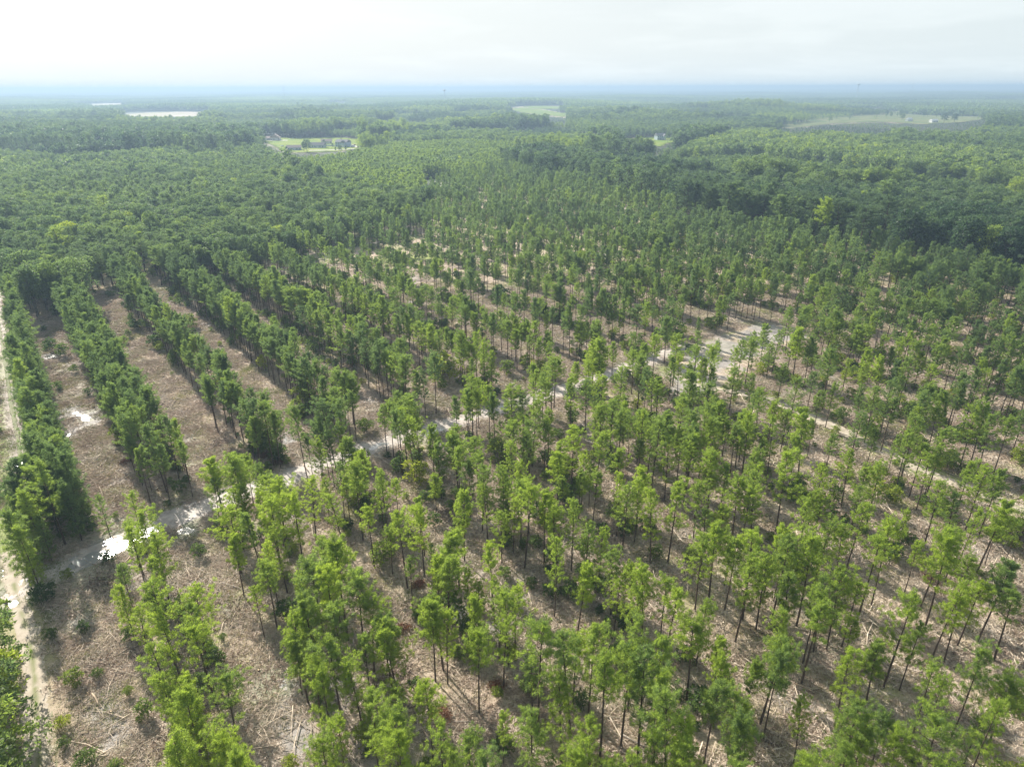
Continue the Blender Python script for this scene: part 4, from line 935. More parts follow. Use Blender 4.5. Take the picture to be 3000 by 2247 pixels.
# ------------------------------------------------------------------ understorey, slash, weeds
def in_puddle(x, y):
    r = np.zeros(len(x), bool)
    for gx, gy, ra, rb, a, _ in PUD:
        dx = x - gx; dy = y - gy; r |= ((dx * math.cos(a) + dy * math.sin(a)) / (ra + 0.6)) ** 2 + ((-dx * math.sin(a) + dy * math.cos(a)) / (rb + 0.6)) ** 2 < 1
    return r
def in_plantation(x, y):
    px, py, dep = project(x, y, np.zeros(len(x)))
    return in_poly(px, py, [(a_, b_ + 15) if b_ < 700 else (a_, b_) for a_, b_ in THIN]) & (dep > 5) & ~in_poly(px, py, YARD) & (dist_line(x, y, HAUL) > 3.3) & (dist_line(x, y, LEFT) > 2.4) & (dist_line(x, y, RIGHT) > 2.2) & (vof(x, y) > -12) & ~in_puddle(x, y)
def visible_pts(n, y0, y1, half=0.82):
    y = np.sqrt(rng.uniform(y0 ** 2, y1 ** 2, n)); x = rng.uniform(-1, 1, n) * (half * y + 14); return x, y
def laneness(x, y):
    v = vof(x, y); hx = np.interp(x, HAUL[:, 0], HAUL[:, 1]); ab = (y > hx) | (x > HAUL[-1, 0])
    l1 = np.min(np.abs(v[:, None] - LC[None, :]), 1) < 4.4; l2 = np.abs(((v - 13.8 + 8.5) % 17) - 8.5) < 4
    return np.where(ab, l1, l2)
x, y = visible_pts(13000, 38, 420)
k = in_plantation(x, y) & (~laneness(x, y) | (rng.uniform(0, 1, len(x)) < 0.16)) & (fbm(x / 12, y / 12, 151, 3) + rng.normal(0, 0.08, len(x)) > np.where((vof(x, y) < 60) & (y > 105), 0.50, 0.42))
x, y = x[k], y[k]; gzz = relief(x, y); sc_ = rng.lognormal(-0.18, 0.42, len(x)); tt = np.clip(0.42 + rng.normal(0, 0.17, len(x)) + 0.15 * (x > 40), 0, 1)
dp = project(x, y, gzz)[2]; apx, apy, _ = project(x, y, gzz + 1)
val = np.where((apx > 0) & (apx < 2212) & (apy < 1650), sc_ / dp, 0); od = np.argsort(-val); S1, S2 = od[:70], od[70:]
srt = sorted(S1, key=lambda i: (strip_of(vof(x[i], y[i])), -sof(x[i], y[i]))); cnt = {}
rr = rng.uniform(0, 6.28, len(x)); ii = rng.integers(0, 6, len(x))
for i in srt:
    st = strip_of(vof(x[i], y[i])); n_ = cnt.get(st, 0); cnt[st] = n_ + 1
    cw = 'yellowish' if tt[i] > 0.62 else 'dark' if tt[i] < 0.34 else 'green'; hw = 'large' if sc_[i] > 1.3 else 'low' if sc_[i] < 0.8 else 'rounded'
    root = link('shrub', None, label=f"{hw} {cw} bush in slash, {ordn(n_)} bush from near end of {ordn(st)} row band", cat='bush', group='bushes growing among the pines', loc=(x[i], y[i], gzz[i]), rz=rr[i], scale=(sc_[i],) * 3)
    tr, cr_ = SHRUBS[ii[i]]; link('stem', tr, parent=root); c = link('foliage', cr_, parent=root); c['tint'] = float(tt[i])
scatter('undergrowth', x[S2], y[S2], gzz[S2], C_SHRUB, rr[S2], sc_[S2], tt[S2], ii[S2], label='low bushes and saplings growing among the pines', cat='undergrowth')
# one bright yellow sapling between trunks, seen in the photograph
gx, gy = unproject(568, 800)
root = link('sapling', None, label='bright yellow-green sapling glowing among shaded trunks beside the third lane', cat='sapling', loc=(gx, gy, 0), scale=(1.1, 1.1, 1.8)); link('stem', SHRUBS[0][0], parent=root); c = link('foliage', SHRUBS[0][1], parent=root); c['tint'] = 1.0

def stick_proto(seed, n, area, lmin, lmax, rad):
    r = np.random.default_rng(seed); mb = MB()
    main = r.uniform(0, 3.14)
    for i in range(n):
        L = r.uniform(lmin, lmax); a_ = main + r.normal(0, 0.9); p = r.uniform(-area, area, 2); z0 = r.uniform(0.02, 0.22); el = r.normal(0, 0.10)
        c, s_ = math.cos(a_) * L / 2, math.sin(a_) * L / 2; zz = math.sin(el) * L / 2; rr_ = rad * r.uniform(0.5, 1.6)
        b_ = r.normal(0, 0.06, 2) * L
        mb.tube([(p[0] - c, p[1] - s_, z0 - zz), (p[0] + b_[0], p[1] + b_[1], z0), (p[0] + c, p[1] + s_, z0 + zz)], [rr_, rr_ * 0.8, rr_ * 0.4], 3)
    return bpy.data.objects.new('proto_slash_%d' % seed, mb.mesh('slash', M_STICK))
C_STICK = proto_collection('slash_prototypes', [stick_proto(500 + i, 16, 1.3, 0.4, 2.0, 0.024) for i in range(5)] + [stick_proto(510 + i, 4, 1.2, 1.6, 4.2, 0.045) for i in range(3)])
x, y = visible_pts(60000, 38, 300)
k = in_plantation(x, y) & (rng.uniform(0, 1, len(x)) < (0.35 + 0.5 * laneness(x, y)) * (0.5 + fbm(x / 5, y / 5, 161, 3)) * np.interp(y, [40, 130, 300], [1.0, 1.0, 0.5]))
x, y = x[k], y[k]
aa = math.atan2(UY, UX)
scatter('logging_slash', x, y, relief(x, y), C_STICK, rng.uniform(0, 6.28, len(x)), rng.uniform(0.7, 1.35, len(x)), np.zeros(len(x)), rng.choice(8, len(x), p=[.17] * 5 + [.05] * 3), label='dry branches and broken sticks littering the cleared ground', cat='slash')
def weed_proto(seed, n=60, h=0.26, spread=0.75):
    r = np.random.default_rng(seed); c = np.stack([r.normal(0, spread, n), r.normal(0, spread, n), np.zeros(n)], 1)
    V = blades(c, np.tile([0, 0, 1.0], (n, 1)), 3, h, 0.05, 0.65, r)
    return bpy.data.objects.new('proto_weed_%d' % seed, leaf_mesh('weed', V, np.repeat(r.uniform(0, 1, n), 9), M_WEED))
C_WEED = proto_collection('weed_prototypes', [weed_proto(530 + i) for i in range(4)])
x, y = visible_pts(30000, 38, 260)
dl = dist_line(x, y, LEFT)
g = fbm(x / 4.5, y / 4.5, 171, 4)
k = (in_plantation(x, y) | ((dl < 6) & (dl > 1.2))) & ((g + rng.normal(0, 0.05, len(x)) > 0.455))
x, y, g, dl = x[k], y[k], g[k], dl[k]
scatter('weeds', x, y, relief(x, y), C_WEED, rng.uniform(0, 6.28, len(x)), rng.uniform(0.6, 1.5, len(x)), np.clip(0.62 - 1.3 * (g - 0.5) + rng.normal(0, 0.2, len(x)) - 0.3 * (dl < 8), 0, 1), rng.integers(0, 4, len(x)), label='dry grass and weed tufts between the pine rows', cat='weeds')

M_LITTER = leaf_mat('dead_litter', [(0.0, (0.10, 0.075, 0.060)), (0.3, (0.31, 0.22, 0.165)), (0.6, (0.56, 0.44, 0.35)), (1.0, (0.76, 0.66, 0.55))], trans=0.1, tboost=(1, 1, 1))
def litter_proto(seed, n=90):
    r = np.random.default_rng(seed); c = np.stack([r.normal(0, 0.9, n), r.normal(0, 0.9, n), np.full(n, 0.05)], 1)
    d = np.stack([r.normal(0, 1, n), r.normal(0, 1, n), r.uniform(0, 0.5, n)], 1); d /= np.linalg.norm(d, axis=1)[:, None]
    V = blades(c, d, 2, 0.42, 0.09, 0.35, r); V[:, 2] = np.abs(V[:, 2]) * 0.8
    return bpy.data.objects.new('proto_litter_%d' % seed, leaf_mesh('litter', V, np.repeat(r.uniform(0, 1, n) ** 1.3, 6), M_LITTER))
C_LIT = proto_collection('litter_prototypes', [litter_proto(560 + i) for i in range(5)])
x, y = visible_pts(42000, 38, 250)
g = fbm(x / 3.0, y / 3.0, 181, 3)
k = in_plantation(x, y) & (g + rng.normal(0, 0.08, len(x)) > 0.48)
x, y, g = x[k], y[k], g[k]
scatter('needle_litter', x, y, relief(x, y), C_LIT, rng.uniform(0, 6.28, len(x)), rng.uniform(0.5, 1.5, len(x)), np.clip(0.72 + rng.normal(0, 0.26, len(x)), 0, 1), rng.integers(0, 5, len(x)), label='brown needle litter, bark and chips strewn over the cleared ground', cat='litter')

# ------------------------------------------------------------------ logs (traced, display px ends) and brush piles
LOGS = [((470, 1008), (480, 1022), 'g', 'short thick'), ((343, 992), (372, 1010), 'w', 'bent white'), ((655, 1004), (668, 1022), 'w', 'pale'), ((845, 775), (868, 800), 'w', 'long pale'),
        ((355, 1195), (310, 1250), 'g', 'long grey'), ((282, 1205), (262, 1235), 'w', 'pale'), ((480, 1260), (560, 1285), 'g', 'long brown'), ((560, 1270), (600, 1290), 'w', 'pale'),
        ((930, 1135), (965, 1180), 'w', 'forked white'), ((1160, 1205), (1190, 1232), 'w', 'long pale'), ((1370, 1300), (1420, 1335), 'w', 'broken white'), ((1225, 1290), (1200, 1270), 'w', 'bent white'),
        ((760, 1300), (768, 1345), 'g', 'thin grey'), ((765, 1370), (762, 1420), 'g', 'short grey'), ((840, 1430), (870, 1500), 'g', 'straight grey'), ((850, 1420), (970, 1405), 'w', 'long straight'),
        ((905, 1565), (960, 1640), 'w', 'long slender'), ((1560, 1560), (1640, 1600), 'g', 'grey'), ((2050, 1570), (2130, 1625), 'w', 'long pale'), ((1990, 1590), (2060, 1630), 'g', 'thin grey'),
        ((700, 1450), (760, 1500), 'g', 'crooked grey'), ((520, 1225), (600, 1260), 'g', 'crooked brown'), ((120, 1560), (140, 1590), 'w', 'short pale'), ((200, 1500), (215, 1530), 'w', 'short white'),
        ((330, 1400), (345, 1430), 'g', 'short grey'), ((250, 1420), (300, 1390), 'w', 'thin pale'), ((1720, 1480), (1760, 1500), 'w', 'broken pale'), ((1500, 1365), (1460, 1340), 'g', 'short grey'),
        ((2025, 1010), (2060, 1030), 'g', 'short grey'), ((1550, 820), (1600, 828), 'g', 'dark'), ((1500, 735), (1550, 722), 'g', 'long dark'), ((185, 1010), (215, 985), 'w', 'arched white'),
        ((145, 955), (165, 920), 'g', 'dark'), ((100, 880), (118, 895), 'w', 'white'), ((640, 870), (668, 882), 'w', 'pale'), ((900, 830), (950, 850), 'w', 'pale'), ((1020, 880), (1040, 900), 'w', 'pale'),
        ((1290, 1105), (1350, 1120), 'w', 'long pale'), ((1345, 1590), (1400, 1620), 'g', 'grey'), ((980, 1560), (1050, 1565), 'g', 'straight grey')]
AREAS = [(0, 1230, 700, 1700, 'in the lower left slash'), (700, 1100, 1300, 1380, 'in the middle slash'), (700, 1380, 1300, 1700, 'in the lower middle slash'), (1300, 1000, 2212, 1700, 'in the lower right slash'), (0, 700, 700, 1230, 'in the cleared lanes at left'), (700, 700, 1300, 1100, 'near the middle of the muddy road'), (1300, 600, 2212, 1100, 'around the loading yard')]
seen_l = {}
for (a0, b0), (a1, b1), kd, adj in LOGS:
    p0 = np.array(unproject(a0, b0)); p1 = np.array(unproject(a1, b1)); c = (p0 + p1) / 2; L = min(float(np.linalg.norm(p1 - p0)), 9.5); an = math.atan2(*(p1 - p0)[::-1])
    rad = random.uniform(0.06, 0.12); mb = MB(); bw = random.uniform(-0.3, 0.3) * (2.2 if 'bent' in adj or 'crook' in adj or 'arch' in adj else 0.5)
    pts = [(-L / 2, 0, 0), (-L / 6, bw * 0.8, 0.05), (L / 6, bw, 0.08), (L / 2, 0, 0.02)]
    mb.tube(pts, [rad, rad * 0.9, rad * 0.75, rad * 0.45], 8)
    where = next((w for x0_, y0_, x1_, y1_, w in AREAS if x0_ <= a0 < x1_ and y0_ <= b0 < y1_), 'among the pines')
    key = (adj, where); seen_l[key] = seen_l.get(key, 0) + 1
    lab = f"{adj} log lying {where}" + ('' if seen_l[key] == 1 else ', further right of its twin' if seen_l[key] == 2 else ', the third such one')
    root = link('log', mb.mesh('log', M_LOG if kd == 'w' else M_LOGG, True), label=lab, cat='log', group='felled logs and limbs on the ground', loc=(c[0], c[1], float(relief(c[:1], c[1:])[0]) + rad + 0.10), rz=an)
    cap = MB(); k8 = 8; cap.add([(0, 0, 0)] + [(0, math.cos(t * 2 * math.pi / k8) * rad * 0.97, math.sin(t * 2 * math.pi / k8) * rad * 0.97) for t in range(k8)], [(0, 1 + (t + 1) % k8, 1 + t) for t in range(k8)])
    ce = link('cut_end', cap.mesh('cut_end', M_CUT), parent=root, loc=(-L / 2 - 0.004, 0, 0))
    if L > 4 or 'fork' in adj:
        tw = MB()
        for q in range(3):
            s0 = L * (0.1 + 0.12 * q); tw.tube([(s0, bw * 0.6, 0.05), (s0 + 0.7, bw * 0.6 + (0.7 if q % 2 else -0.7), 0.25)], [0.03, 0.01], 4)
        link('limb', tw.mesh('limb', M_LOGG), parent=root)
PILES = [((600, 1000), 2.0, 'd', 'dark brush pile in shade at the end of the third pine strip'), ((575, 985), 1.5, 'd', 'smaller dark brush heap left of the shaded pile above the road'), ((1445, 712), 2.4, 'd', 'dark tangled brush pile left of the loading yard'), ((2030, 577), 2.2, 'd', 'dark brush pile under far pines at right'),
         ((2060, 590), 1.8, 'd', 'low dark brush heap beside the far right pile'), ((1965, 935), 1.8, 'r', 'brown brush heap near the sandy track'), ((905, 1265), 1.3, 'r', 'rusty heap of dead needles below the road'), ((870, 1360), 1.3, 'r', 'rust-red slash heap in the lower left of centre lane'),
         ((1075, 1485), 1.3, 'r', 'small rusty needle heap behind the bushy lower pine'), ((955, 1550), 1.6, 'r', 'reddish slash pile in the lowest middle lane'), ((1650, 1225), 1.2, 'r', 'rust-red dead pine top lying in slash at right of centre'), ((1280, 1310), 1.8, 'g', 'fallen grey pine top with fanned twigs'),
         ((270, 1000), 1.5, 'd', 'dark stick pile in the second cleared lane'), ((260, 960), 1.2, 'd', 'small dark stick pile higher in the second lane'), ((455, 1040), 1.3, 'r', 'twig heap at the bottom of the second lane'), ((2010, 1255), 1.8, 'd', 'dark uprooted brush clump in the lower right'),
         ((2150, 960), 2.4, 'g', 'grey fallen tangle by the right edge'), ((650, 1380), 1.5, 'd', 'dark brush patch beside the second foreground strip'), ((1780, 1300), 1.3, 'r', 'rusty twig patch under the right foreground pines')]
for (a0, b0), sz, kd, lab in PILES:
    gx, gy = unproject(a0, b0); mb = MB(); r = np.random.default_rng(int(a0 * 7 + b0))
    for i in range(95):
        th = r.uniform(0, 6.28); rr_ = sz * math.sqrt(r.uniform(0, 1)) * 0.8; zc = max(0.05, (0.55 * sz) * (1 - (rr_ / sz) ** 2) * r.uniform(0.1, 1.0)); L = r.uniform(0.5, 1.6) * sz * 0.55
        d = r.normal(size=3); d[2] *= 0.35; d /= np.linalg.norm(d); c = np.array([math.cos(th) * rr_, math.sin(th) * rr_, zc])
        mb.tube([c - d * L / 2, c + r.normal(0, 0.06, 3), c + d * L / 2], [0.028, 0.022, 0.008], 3)
    root = link('brush_pile', mb.mesh('brush_pile', {'d': M_BARK, 'r': M_RUST, 'g': M_LOGG}[kd]), label=lab, cat='brush pile', group='brush piles left by the loggers', loc=(gx, gy, float(relief(np.array([gx]), np.array([gy]))[0])))
    n = 60; c = np.stack([r.normal(0, sz * 0.4, n), r.normal(0, sz * 0.4, n), r.uniform(0.05, sz * 0.45, n)], 1)
    V = blades(c, np.tile([0, 0, 1.0], (n, 1)), 6, 0.4, 0.06, 0.8, r)
    link('dead_needles', new_mesh('dead_needles', V, np.arange(len(V)), np.full(len(V) // 3, 3), [M_RUST if kd != 'g' else M_LOGG]), parent=root)
# stumps of the felled rows
STM = MB(); STM.tube([(0, 0, -0.2), (0, 0, 0.12), (0.01, 0, 0.22)], [0.17, 0.14, 0.13], 9); STUMP = STM.mesh('stump', M_BARK)
cap = MB(); cap.add([(0, 0, 0)] + [(math.cos(t * 0.6981) * 0.125, math.sin(t * 0.6981) * 0.125, 0) for t in range(9)], [(0, 1 + t, 1 + (t + 1) % 9) for t in range(9)]); STCAP = cap.mesh('cut_face', M_CUT)
spots = []
for a0, b0 in ((300, 930), (325, 960), (345, 890), (250, 820), (235, 760), (380, 900), (420, 950), (450, 985), (180, 1020), (200, 1050), (590, 870), (620, 905), (660, 955), (690, 970), (870, 905), (900, 880), (650, 920), (150, 830), (130, 720), (240, 1360), (300, 1310), (210, 1450), (240, 1540), (1130, 1480), (1180, 1540), (1000, 1500), (560, 1450), (500, 1350), (1460, 1470)):
    spots.append((a0, b0))
for n_, (a0, b0) in enumerate(sorted(spots)):
    gx, gy = unproject(a0, b0); s_ = random.uniform(0.9, 1.5)
    root = link('tree_stump', STUMP, label=('small cut stump in the cleared ground, %s stump counted from the left edge' % ordn(n_)), cat='stump', group='cut stumps in the cleared lanes', loc=(gx, gy, float(relief(np.array([gx]), np.array([gy]))[0])), scale=(s_, s_, s_), rz=random.uniform(0, 6))
    link('cut_face', STCAP, parent=root, loc=(0.01, 0, 0.224))

# ------------------------------------------------------------------ hunting ladder leaning in the dark corner
gx, gy = unproject(82, 1215); base = np.array([gx, gy])
root = link('ladder_stand', None, label='metal hunting ladder leaning in dark shade at the left track corner', cat='ladder', loc=(gx, gy, 0), rz=0.5); root.rotation_euler = (R(-14), 0, 0.5)
for sx in (-0.22, 0.22): link('rail', MB().box(sx - 0.02, sx + 0.02, -0.02, 0.02, 0, 4.6).mesh('rail', M_METAL), parent=root)
rung = MB().tube([(-0.215, 0, 0), (0.215, 0, 0)], 0.018, 6).mesh('rung', M_METAL)
for i in range(13): link('rung', rung, parent=root, loc=(0, 0, 0.3 + i * 0.33))
link('seat', MB().box(-0.35, 0.35, -0.45, 0.05, 4.6, 4.66).mesh('seat', M_METAL), parent=root)

# ------------------------------------------------------------------ houses
def gable(mb, w, d, z0, rise, over=0.4, along='x'):
    if along == 'x':
        v = [(-w / 2 - over, -d / 2 - over, z0), (w / 2 + over, -d / 2 - over, z0), (w / 2 + over, d / 2 + over, z0), (-w / 2 - over, d / 2 + over, z0), (-w / 2 - over, 0, z0 + rise), (w / 2 + over, 0, z0 + rise)]
        return mb.add(v, [(0, 1, 5, 4), (2, 3, 4, 5), (0, 4, 3), (1, 2, 5), (0, 3, 2, 1)])
    v = [(-w / 2 - over, -d / 2 - over, z0), (w / 2 + over, -d / 2 - over, z0), (w / 2 + over, d / 2 + over, z0), (-w / 2 - over, d / 2 + over, z0), (0, -d / 2 - over, z0 + rise), (0, d / 2 + over, z0 + rise)]
    return mb.add(v, [(0, 4, 5, 3), (1, 2, 5, 4), (0, 1, 4), (2, 3, 5), (0, 3, 2, 1)])
def house(dx, dy, w, d, hw, rise, rz, wall, roof, label, cat='house', name='house', storeys=1, along='x', garage=False, chimney=False):
    gx, gy = unproject(dx, dy); z = float(undul(np.array([gx]), np.array([gy]))[0])
    if abs(z) > 0.3:                                        # follow the rolling ground along the same bearing
        for _ in range(6):
            gx, gy = unproject(dx, dy, z); z = float(undul(np.array([gx]), np.array([gy]))[0])
    root = link(name, None, label=label, cat=cat, loc=(gx, gy, z + 0.5), rz=rz)
    link('wall', MB().box(-w / 2, w / 2, -d / 2, d / 2, -2.5, hw).mesh('wall', wall), parent=root)
    rf = link('roof', gable(MB(), w, d, hw + 0.003, rise, 0.5, along).mesh('roof', roof), parent=root)
    if garage:
        link('garage_wing', MB().box(w * 0.12, w * 0.42, -d / 2 - 3.5, -d / 2 - 0.003, -2.5, hw * 0.95).mesh('garage_wing', wall), parent=root)
        g2 = gable(MB(), w * 0.3, 3.9, hw * 0.95 + 0.004, rise * 0.8, 0.3, 'y').mesh('garage_roof', roof); link('garage_roof', g2, parent=root, loc=(w * 0.27, -d / 2 - 1.9, 0))
        link('garage_door', MB().box(w * 0.15, w * 0.39, -d / 2 - 3.58, -d / 2 - 3.503, 0, 2.4).mesh('garage_door', M_WALLW), parent=root)
    if chimney: link('chimney', MB().box(-w * 0.2, -w * 0.2 + 1.0, 0.3, 1.2, hw, hw + rise + 0.9).mesh('chimney', M_BRICK), parent=rf)
    nw = max(2, int(w / 3.2)); wm = MB().box(-0.55, 0.55, -0.05, 0.05, -0.7, 0.7).mesh('window', M_GLASS); fr = MB().box(-0.65, 0.65, -0.03, 0.03, 0.72, 0.84).mesh('window_head', M_WALLW)
    for s_ in range(storeys):
        for i in range(nw):
            xx = -w / 2 + (i + 0.5) * w / nw
            if s_ == 0 and i == nw // 2: continue
            wd = link('window', wm, parent=root, loc=(xx, -d / 2 - 0.053, 1.6 + 2.8 * s_)); link('frame', fr, parent=wd)
    link('door', MB().box(-0.5, 0.5, -0.06, 0.06, 0, 2.1).mesh('door', M_WALLW), parent=root, loc=(-w / 2 + (nw // 2 + 0.5) * w / nw, -d / 2 - 0.063, 0))
    return root
GRP = 'houses on the distant lawn'
house(636, 325, 17, 9, 3.0, 2.8, 0.25, M_WALLB, M_ROOFP, 'low grey-roofed house half hidden left of the big lawn tree')
house(686, 320, 20, 10, 3.2, 3.2, -0.05, M_WALLB, M_ROOFG, 'long single-storey blue-grey house right of the big lawn tree')
house(706, 311.5, 14, 9, 3.0, 2.8, 0.2, M_WALLW, M_ROOFP, 'house with a dull roof behind the long blue-grey house')
house(742, 318, 17, 11, 5.8, 3.0, -0.35, M_WALLB, M_ROOFG, 'large two-storey pale blue house at the right end of the lawn', storeys=2, garage=True, chimney=True)
house(575, 304, 12, 10, 3.0, 2.4, 0.1, M_WALLW, M_ROOFP, 'small house with pinkish roof at the left end of the lawn')
house(596, 304, 13, 12, 3.6, 5.0, 0.15, M_WALLW, M_ROOFP, 'tall-gabled pale house beside the small pinkish one', along='y', storeys=2)
house(1425, 303, 13, 10, 5.6, 3.4, 0.3, M_WALLB, M_ROOFG, 'lone two-storey blue-grey house on the right-hand lawn', storeys=2, garage=True)
house(1410, 291, 16, 9, 3, 2.5, 0.2, M_WALLW, M_ROOFW, 'white-roofed house among trees above the lone lawn house')
house(1147, 303, 9, 9, 5.5, 3.5, 0.1, M_WALLW, M_ROOFG, 'narrow white house in trees near the centre', along='y', storeys=2)
house(1105, 302, 12, 8, 3, 2.4, -0.2, M_WALLW, M_ROOFP, 'white cottage partly hidden left of the narrow white house')
house(1352, 312, 9, 7, 3, 2.4, 0.4, M_WALLW, M_ROOFP, 'tiny tan-roofed cottage left of the lower lawn patch')
house(119, 258, 26, 16, 5, 5, 0.2, M_WALLW, M_ROOFP, 'pinkish-roofed barn-like house far left in haze')
house(61, 258.5, 18, 12, 4, 4, -0.4, M_WALLW, M_ROOFW, 'white-roofed house left of the pinkish one')
house(24, 260, 18, 12, 4, 3, 0.3, M_WALLW, M_ROOFW, 'bright small house at the far left edge')
house(20, 250, 30, 14, 4, 4, 0.2, M_WALLW, M_ROOFW, 'pale long roof behind the far left houses')
house(223, 256.5, 16, 12, 4, 3, 0.2, M_WALLW, M_ROOFW, 'small white building left of the bright lake')
for i, (dx_, w_) in enumerate(((1104, 60), (1120, 90), (1142, 70), (1152, 60))):
    house(dx_ + 18, 213.8 + 0.2 * (i % 2), w_ * 1.4, 22, 6, 5, 0.05, M_WALLW, M_ROOFW, ['leftmost', 'second', 'third', 'rightmost'][i] + ' of four long white barn roofs far beyond the green field', cat='barn', name='barn')
house(1840, 247, 20, 10, 4, 3, 0.3, M_WALLW, M_ROOFG, 'farmhouse with white gable left of the regrowth field')
house(1828, 245, 24, 12, 4, 4, -0.2, M_WALLW, M_ROOFW, 'long pale roof behind the farmhouse')
house(1730, 258, 20, 10, 3.5, 3, 0.1, M_WALLW, M_ROOFP, 'low house in trees at the left tip of the regrowth field')
house(1794, 237, 24, 12, 4, 4, 0.2, M_WALLW, M_ROOFP, 'tan-roofed building in the woods above the regrowth field')
house(1963, 263, 15, 7, 4, 3, 0.5, M_WALLW, M_ROOFW, 'bright white shed in the middle of the regrowth field', cat='shed', name='shed')
house(2016, 266, 14, 9, 4, 3, 0.2, M_WALLW, M_ROOFW, 'white shed beside dark trees at the right of the regrowth field', cat='shed', name='shed')
house(1985, 247, 24, 10, 4, 3, 0.0, M_WALLW, M_ROOFW, 'pale shed at the upper edge of the regrowth field', cat='shed', name='shed')
house(2003, 244.5, 20, 10, 4, 3, 0.0, M_WALLW, M_ROOFW, 'last pale shed on the upper edge of the regrowth field', cat='shed', name='shed')

# drives and paths round the houses, a white fence, cars
def slab(name, pts, material, label, z=0.62, kind='structure'):
    g = [unproject(*p) for p in pts]; c = np.mean(g, 0); zz = float(undul(c[:1], c[1:])[0])
    n = len(g); vs = [(p[0] - c[0], p[1] - c[1], float(undul(np.array([p[0]]), np.array([p[1]]))[0]) - zz) for p in g]
    return link(name, MB().add(vs, [tuple(range(n))]).mesh(name, material), kind=kind, label=label, loc=(c[0], c[1], zz + z))
slab('driveway', [(563, 304.2), (590, 304.8), (622, 305.0), (622, 306.2), (590, 306.6), (563, 305.6)], M_CONC, 'pale drive in front of the tall-gabled house')
slab('driveway', [(668, 325.5), (700, 325.3), (768, 322.5), (768, 323.8), (700, 326.6), (668, 326.8)], M_CONC, 'pale street in front of the long blue-grey house')
slab('driveway', [(752, 316.5), (770, 316), (772, 319.5), (756, 320)], M_CONC, 'parking apron beside the large two-storey house')
gx, gy = unproject(708, 317.2); fe = link('white_fence', None, label='white yard fence between the long house and the two-storey house', cat='fence', loc=(gx, gy, 0.5), rz=0.12)
pan = MB().box(-1.1, 1.1, -0.03, 0.03, 0.1, 1.7).mesh('panel', M_WALLW)
for i in range(10): link('panel', pan, parent=fe, loc=(i * 2.4 - 4, 0, 0))
pst = MB().box(-0.08, 0.08, -0.08, 0.08, -1, 1.85).mesh('post', M_WALLW)
for i in range(11): link('post', pst, parent=fe, loc=(i * 2.4 - 5.2, 0, 0))
def car(dx, dy, rz, paint, label, box=False):
    gx, gy = unproject(dx, dy); z = float(undul(np.array([gx]), np.array([gy]))[0]); root = link('parked_car', None, label=label, cat='car', group='vehicles parked by the houses', loc=(gx, gy, z + 0.62), rz=rz)
    prof = [(-2.3, 0.35), (-2.3, 0.85), (-1.5, 0.95), (-0.9, 1.45), (0.9, 1.48), (1.7, 0.98), (2.3, 0.85), (2.3, 0.35)]; n = len(prof)
    if box: prof = [(-3, 0.4), (-3, 2.4), (1.6, 2.4), (1.9, 1.6), (2.8, 1.3), (2.9, 0.4)]; n = len(prof)
    v = [(p[0], -0.9, p[1]) for p in prof] + [(p[0], 0.9, p[1]) for p in prof]
    link('body', MB().add(v, [tuple(range(n - 1, -1, -1)), tuple(range(n, 2 * n))] + [(i, (i + 1) % n, n + (i + 1) % n, n + i) for i in range(n)]).mesh('body', paint), parent=root)
    for sx in (-1.4, 1.4):
        for sy in (-0.92, 0.78): link('wheel', MB().tube([(sx, sy, 0.33), (sx, sy + 0.16, 0.33)], 0.33, 10).mesh('wheel', M_TYRE), parent=root)
    for sy in (-0.905, 0.903): link('side_window', MB().box(-0.8, 0.85, sy - 0.003, sy + 0.003, 1.0, 1.35).mesh('side_window', M_GLASS), parent=root)
car(758, 317, 0.3, M_CARW, 'white car nearest the two-storey blue house')
car(762, 319, 0.2, M_CARW, 'white van right of the two-storey blue house', True)
car(765, 316, 0.5, M_CARR, 'dark red car behind the white van')
car(610, 318, 0.4, M_CARW, 'small white vehicle at the left end of the houses')

# lawn trees and hedge trees, each placed from the photograph
def lawn_tree(dx, dy, h, wsc_, tint, lab, proto=1, name='broadleaf_tree', cat='tree'):
    gx, gy = unproject(dx, dy); z = float(undul(np.array([gx]), np.array([gy]))[0]); s_ = h / 15
    tr, cr_ = (BROAD[proto % 6] if name == 'broadleaf_tree' else YOUNG[proto % 4]); 
    if name != 'broadleaf_tree': s_ = h / 9
    root = link(name, None, label=lab, cat=cat, loc=(gx, gy, z), scale=(s_ * wsc_, s_ * wsc_, s_)); link('trunk', tr, parent=root); c = link('crown', cr_, parent=root); c['tint'] = tint
lawn_tree(664, 329, 15, 1.45, 0.16, 'big dark round tree standing between the lawn houses', 2)
lawn_tree(657, 329, 12, 1.0, 0.2, 'smaller dark tree leaning into the big lawn tree')
lawn_tree(620, 331, 8, 1.0, 0.15, 'dark bush-like tree at the left corner of the low house', 3)
lawn_tree(700, 313.5, 7, 1.1, 0.15, 'small dark tree behind the long blue-grey house', 4)
lawn_tree(719, 321.5, 6, 0.8, 0.2, 'little dark tree in front of the white fence', 5)
lawn_tree(735, 329, 8, 1.2, 0.2, 'dark round tree at the street below the two-storey house', 0)
lawn_tree(725, 328, 6, 0.8, 0.3, 'narrow young tree left of the dark round street tree', 1)
lawn_tree(747, 327, 6, 0.9, 0.25, 'small tree right of the dark round street tree', 2)
lawn_tree(1392, 301, 7, 0.7, 0.25, 'narrow dark tree alone on the right-hand lawn', 3)
lawn_tree(1442, 309, 15, 1.0, 0.35, 'tall tree right of the lone lawn house', 4)
lawn_tree(1455, 313, 14, 1.2, 0.2, 'dark spreading tree at the right end of the lawn', 5)
lawn_tree(1948, 262, 15, 1.4, 0.4, 'lone spreading tree in the regrowth field', 2)
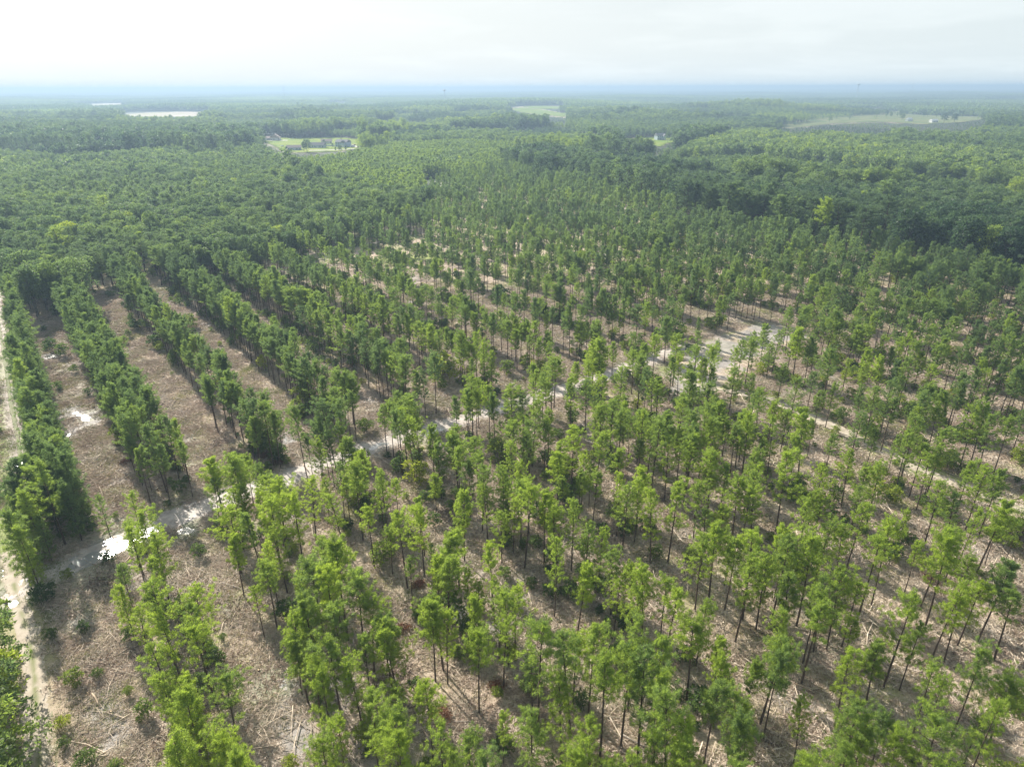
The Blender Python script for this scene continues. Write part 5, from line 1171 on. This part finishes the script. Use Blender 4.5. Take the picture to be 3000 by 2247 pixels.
lawn_tree(2038, 268, 19, 1.5, 0.12, 'dark rounded tree right of the white shed', 3)
lawn_tree(2060, 268, 18, 1.5, 0.14, 'second dark rounded tree right of the white shed', 4)
lawn_tree(1915, 250, 14, 1.3, 0.15, 'dark tree clump at the left of the tan strip', 5)

for tx_, ty_, h_, t_, lb in ((18, 1268, 11, 0.62, 'bright green tree left of the track, uppermost of the left edge trees'), (8, 1335, 13, 0.5, 'second leafy tree down the left edge, beside the track'), (28, 1400, 12, 0.66, 'light green tree overhanging the track at the left edge'),
        (6, 1452, 13, 0.45, 'darker tree at the left edge level with the track bend'), (22, 1530, 12.5, 0.6, 'green tree crowding the track low on the left edge'), (5, 1590, 13, 0.5, 'second lowest leafy tree on the left edge'), (26, 1650, 12, 0.62, 'lowest leafy tree on the left edge')):
    gx, gy = unproject(tx_ - 84, ty_, h_); s_ = h_ / 15; k_ = len(lb) % 6
    root = link('broadleaf_tree', None, label=lb, cat='tree', group='leafy trees left of the lower track', loc=(gx, gy, 0), rz=h_ * 3, scale=(s_ * 1.15, s_ * 1.15, s_)); link('trunk', BROAD[k_][0], parent=root); c = link('crown', BROAD[k_][1], parent=root); c['tint'] = t_ + 0.15

# masts and water towers on the horizon
def mast(dx, dist, top, lab):
    x0, y0 = unproject(dx, 300); k = dist / math.hypot(x0, y0); gx, gy = x0 * k, y0 * k; z = float(undul(np.array([gx]), np.array([gy]))[0])
    root = link('radio_mast', None, label=lab, cat='mast', loc=(gx, gy, z)); H_ = top - z
    link('lattice_column', MB().tube([(0, 0, -2), (0, 0, H_)], [0.55, 0.35], 4).mesh('lattice_column', M_METAL), parent=root)
    for zz in (0.78, 0.92): link('antenna', MB().box(-1.1, 1.1, -0.5, 0.5, H_ * zz, H_ * zz + 1.6).mesh('antenna', M_METAL), parent=root)
mast(626, 2600, 82, 'tall thin radio mast on the horizon left of centre')
mast(1310, 3600, 86, 'faint thin mast on the horizon right of centre')
mast(1948, 3300, 84, 'faint mast on the horizon toward the right')
def wtower(dx, dist, top, lab):
    x0, y0 = unproject(dx, 300); k = dist / math.hypot(x0, y0); gx, gy = x0 * k, y0 * k; z = float(undul(np.array([gx]), np.array([gy]))[0])
    root = link('water_tower', None, label=lab, cat='water tower', loc=(gx, gy, z)); H_ = top - z
    link('shaft', MB().tube([(0, 0, -2), (0, 0, H_ - 8)], [2.2, 1.4], 10).mesh('shaft', M_METAL), parent=root)
    zs = [H_ - 9, H_ - 7.5, H_ - 5, H_ - 2.5, H_ - 0.8, H_]; rs = [1.6, 5.0, 7.0, 6.6, 4.0, 0.4]
    link('tank', MB().tube([(0, 0, q) for q in zs], rs, 14).mesh('tank', M_METAL, True), parent=root)
wtower(1834, 4200, 85, 'small mushroom-shaped water tower on the right horizon')
wtower(964, 3800, 64, 'tiny water tower silhouetted just below the centre horizon')

# ------------------------------------------------------------------ haze
hz, t = mat('haze_air')
pv = N(t, 'ShaderNodeVolumePrincipled', i_Density=HAZE_DENSITY, i_Anisotropy=0.20); pv.inputs['Color'].default_value = (0.44, 0.61, 0.80, 1)
o = N(t, 'ShaderNodeOutputMaterial'); t.links.new(pv.outputs[0], o.inputs['Volume'])
link('haze', MB().box(-61000, 61000, -3200, 61500, -16, 88).mesh('haze', hz), kind='stuff', label='pale blue summer haze thickening toward the horizon')
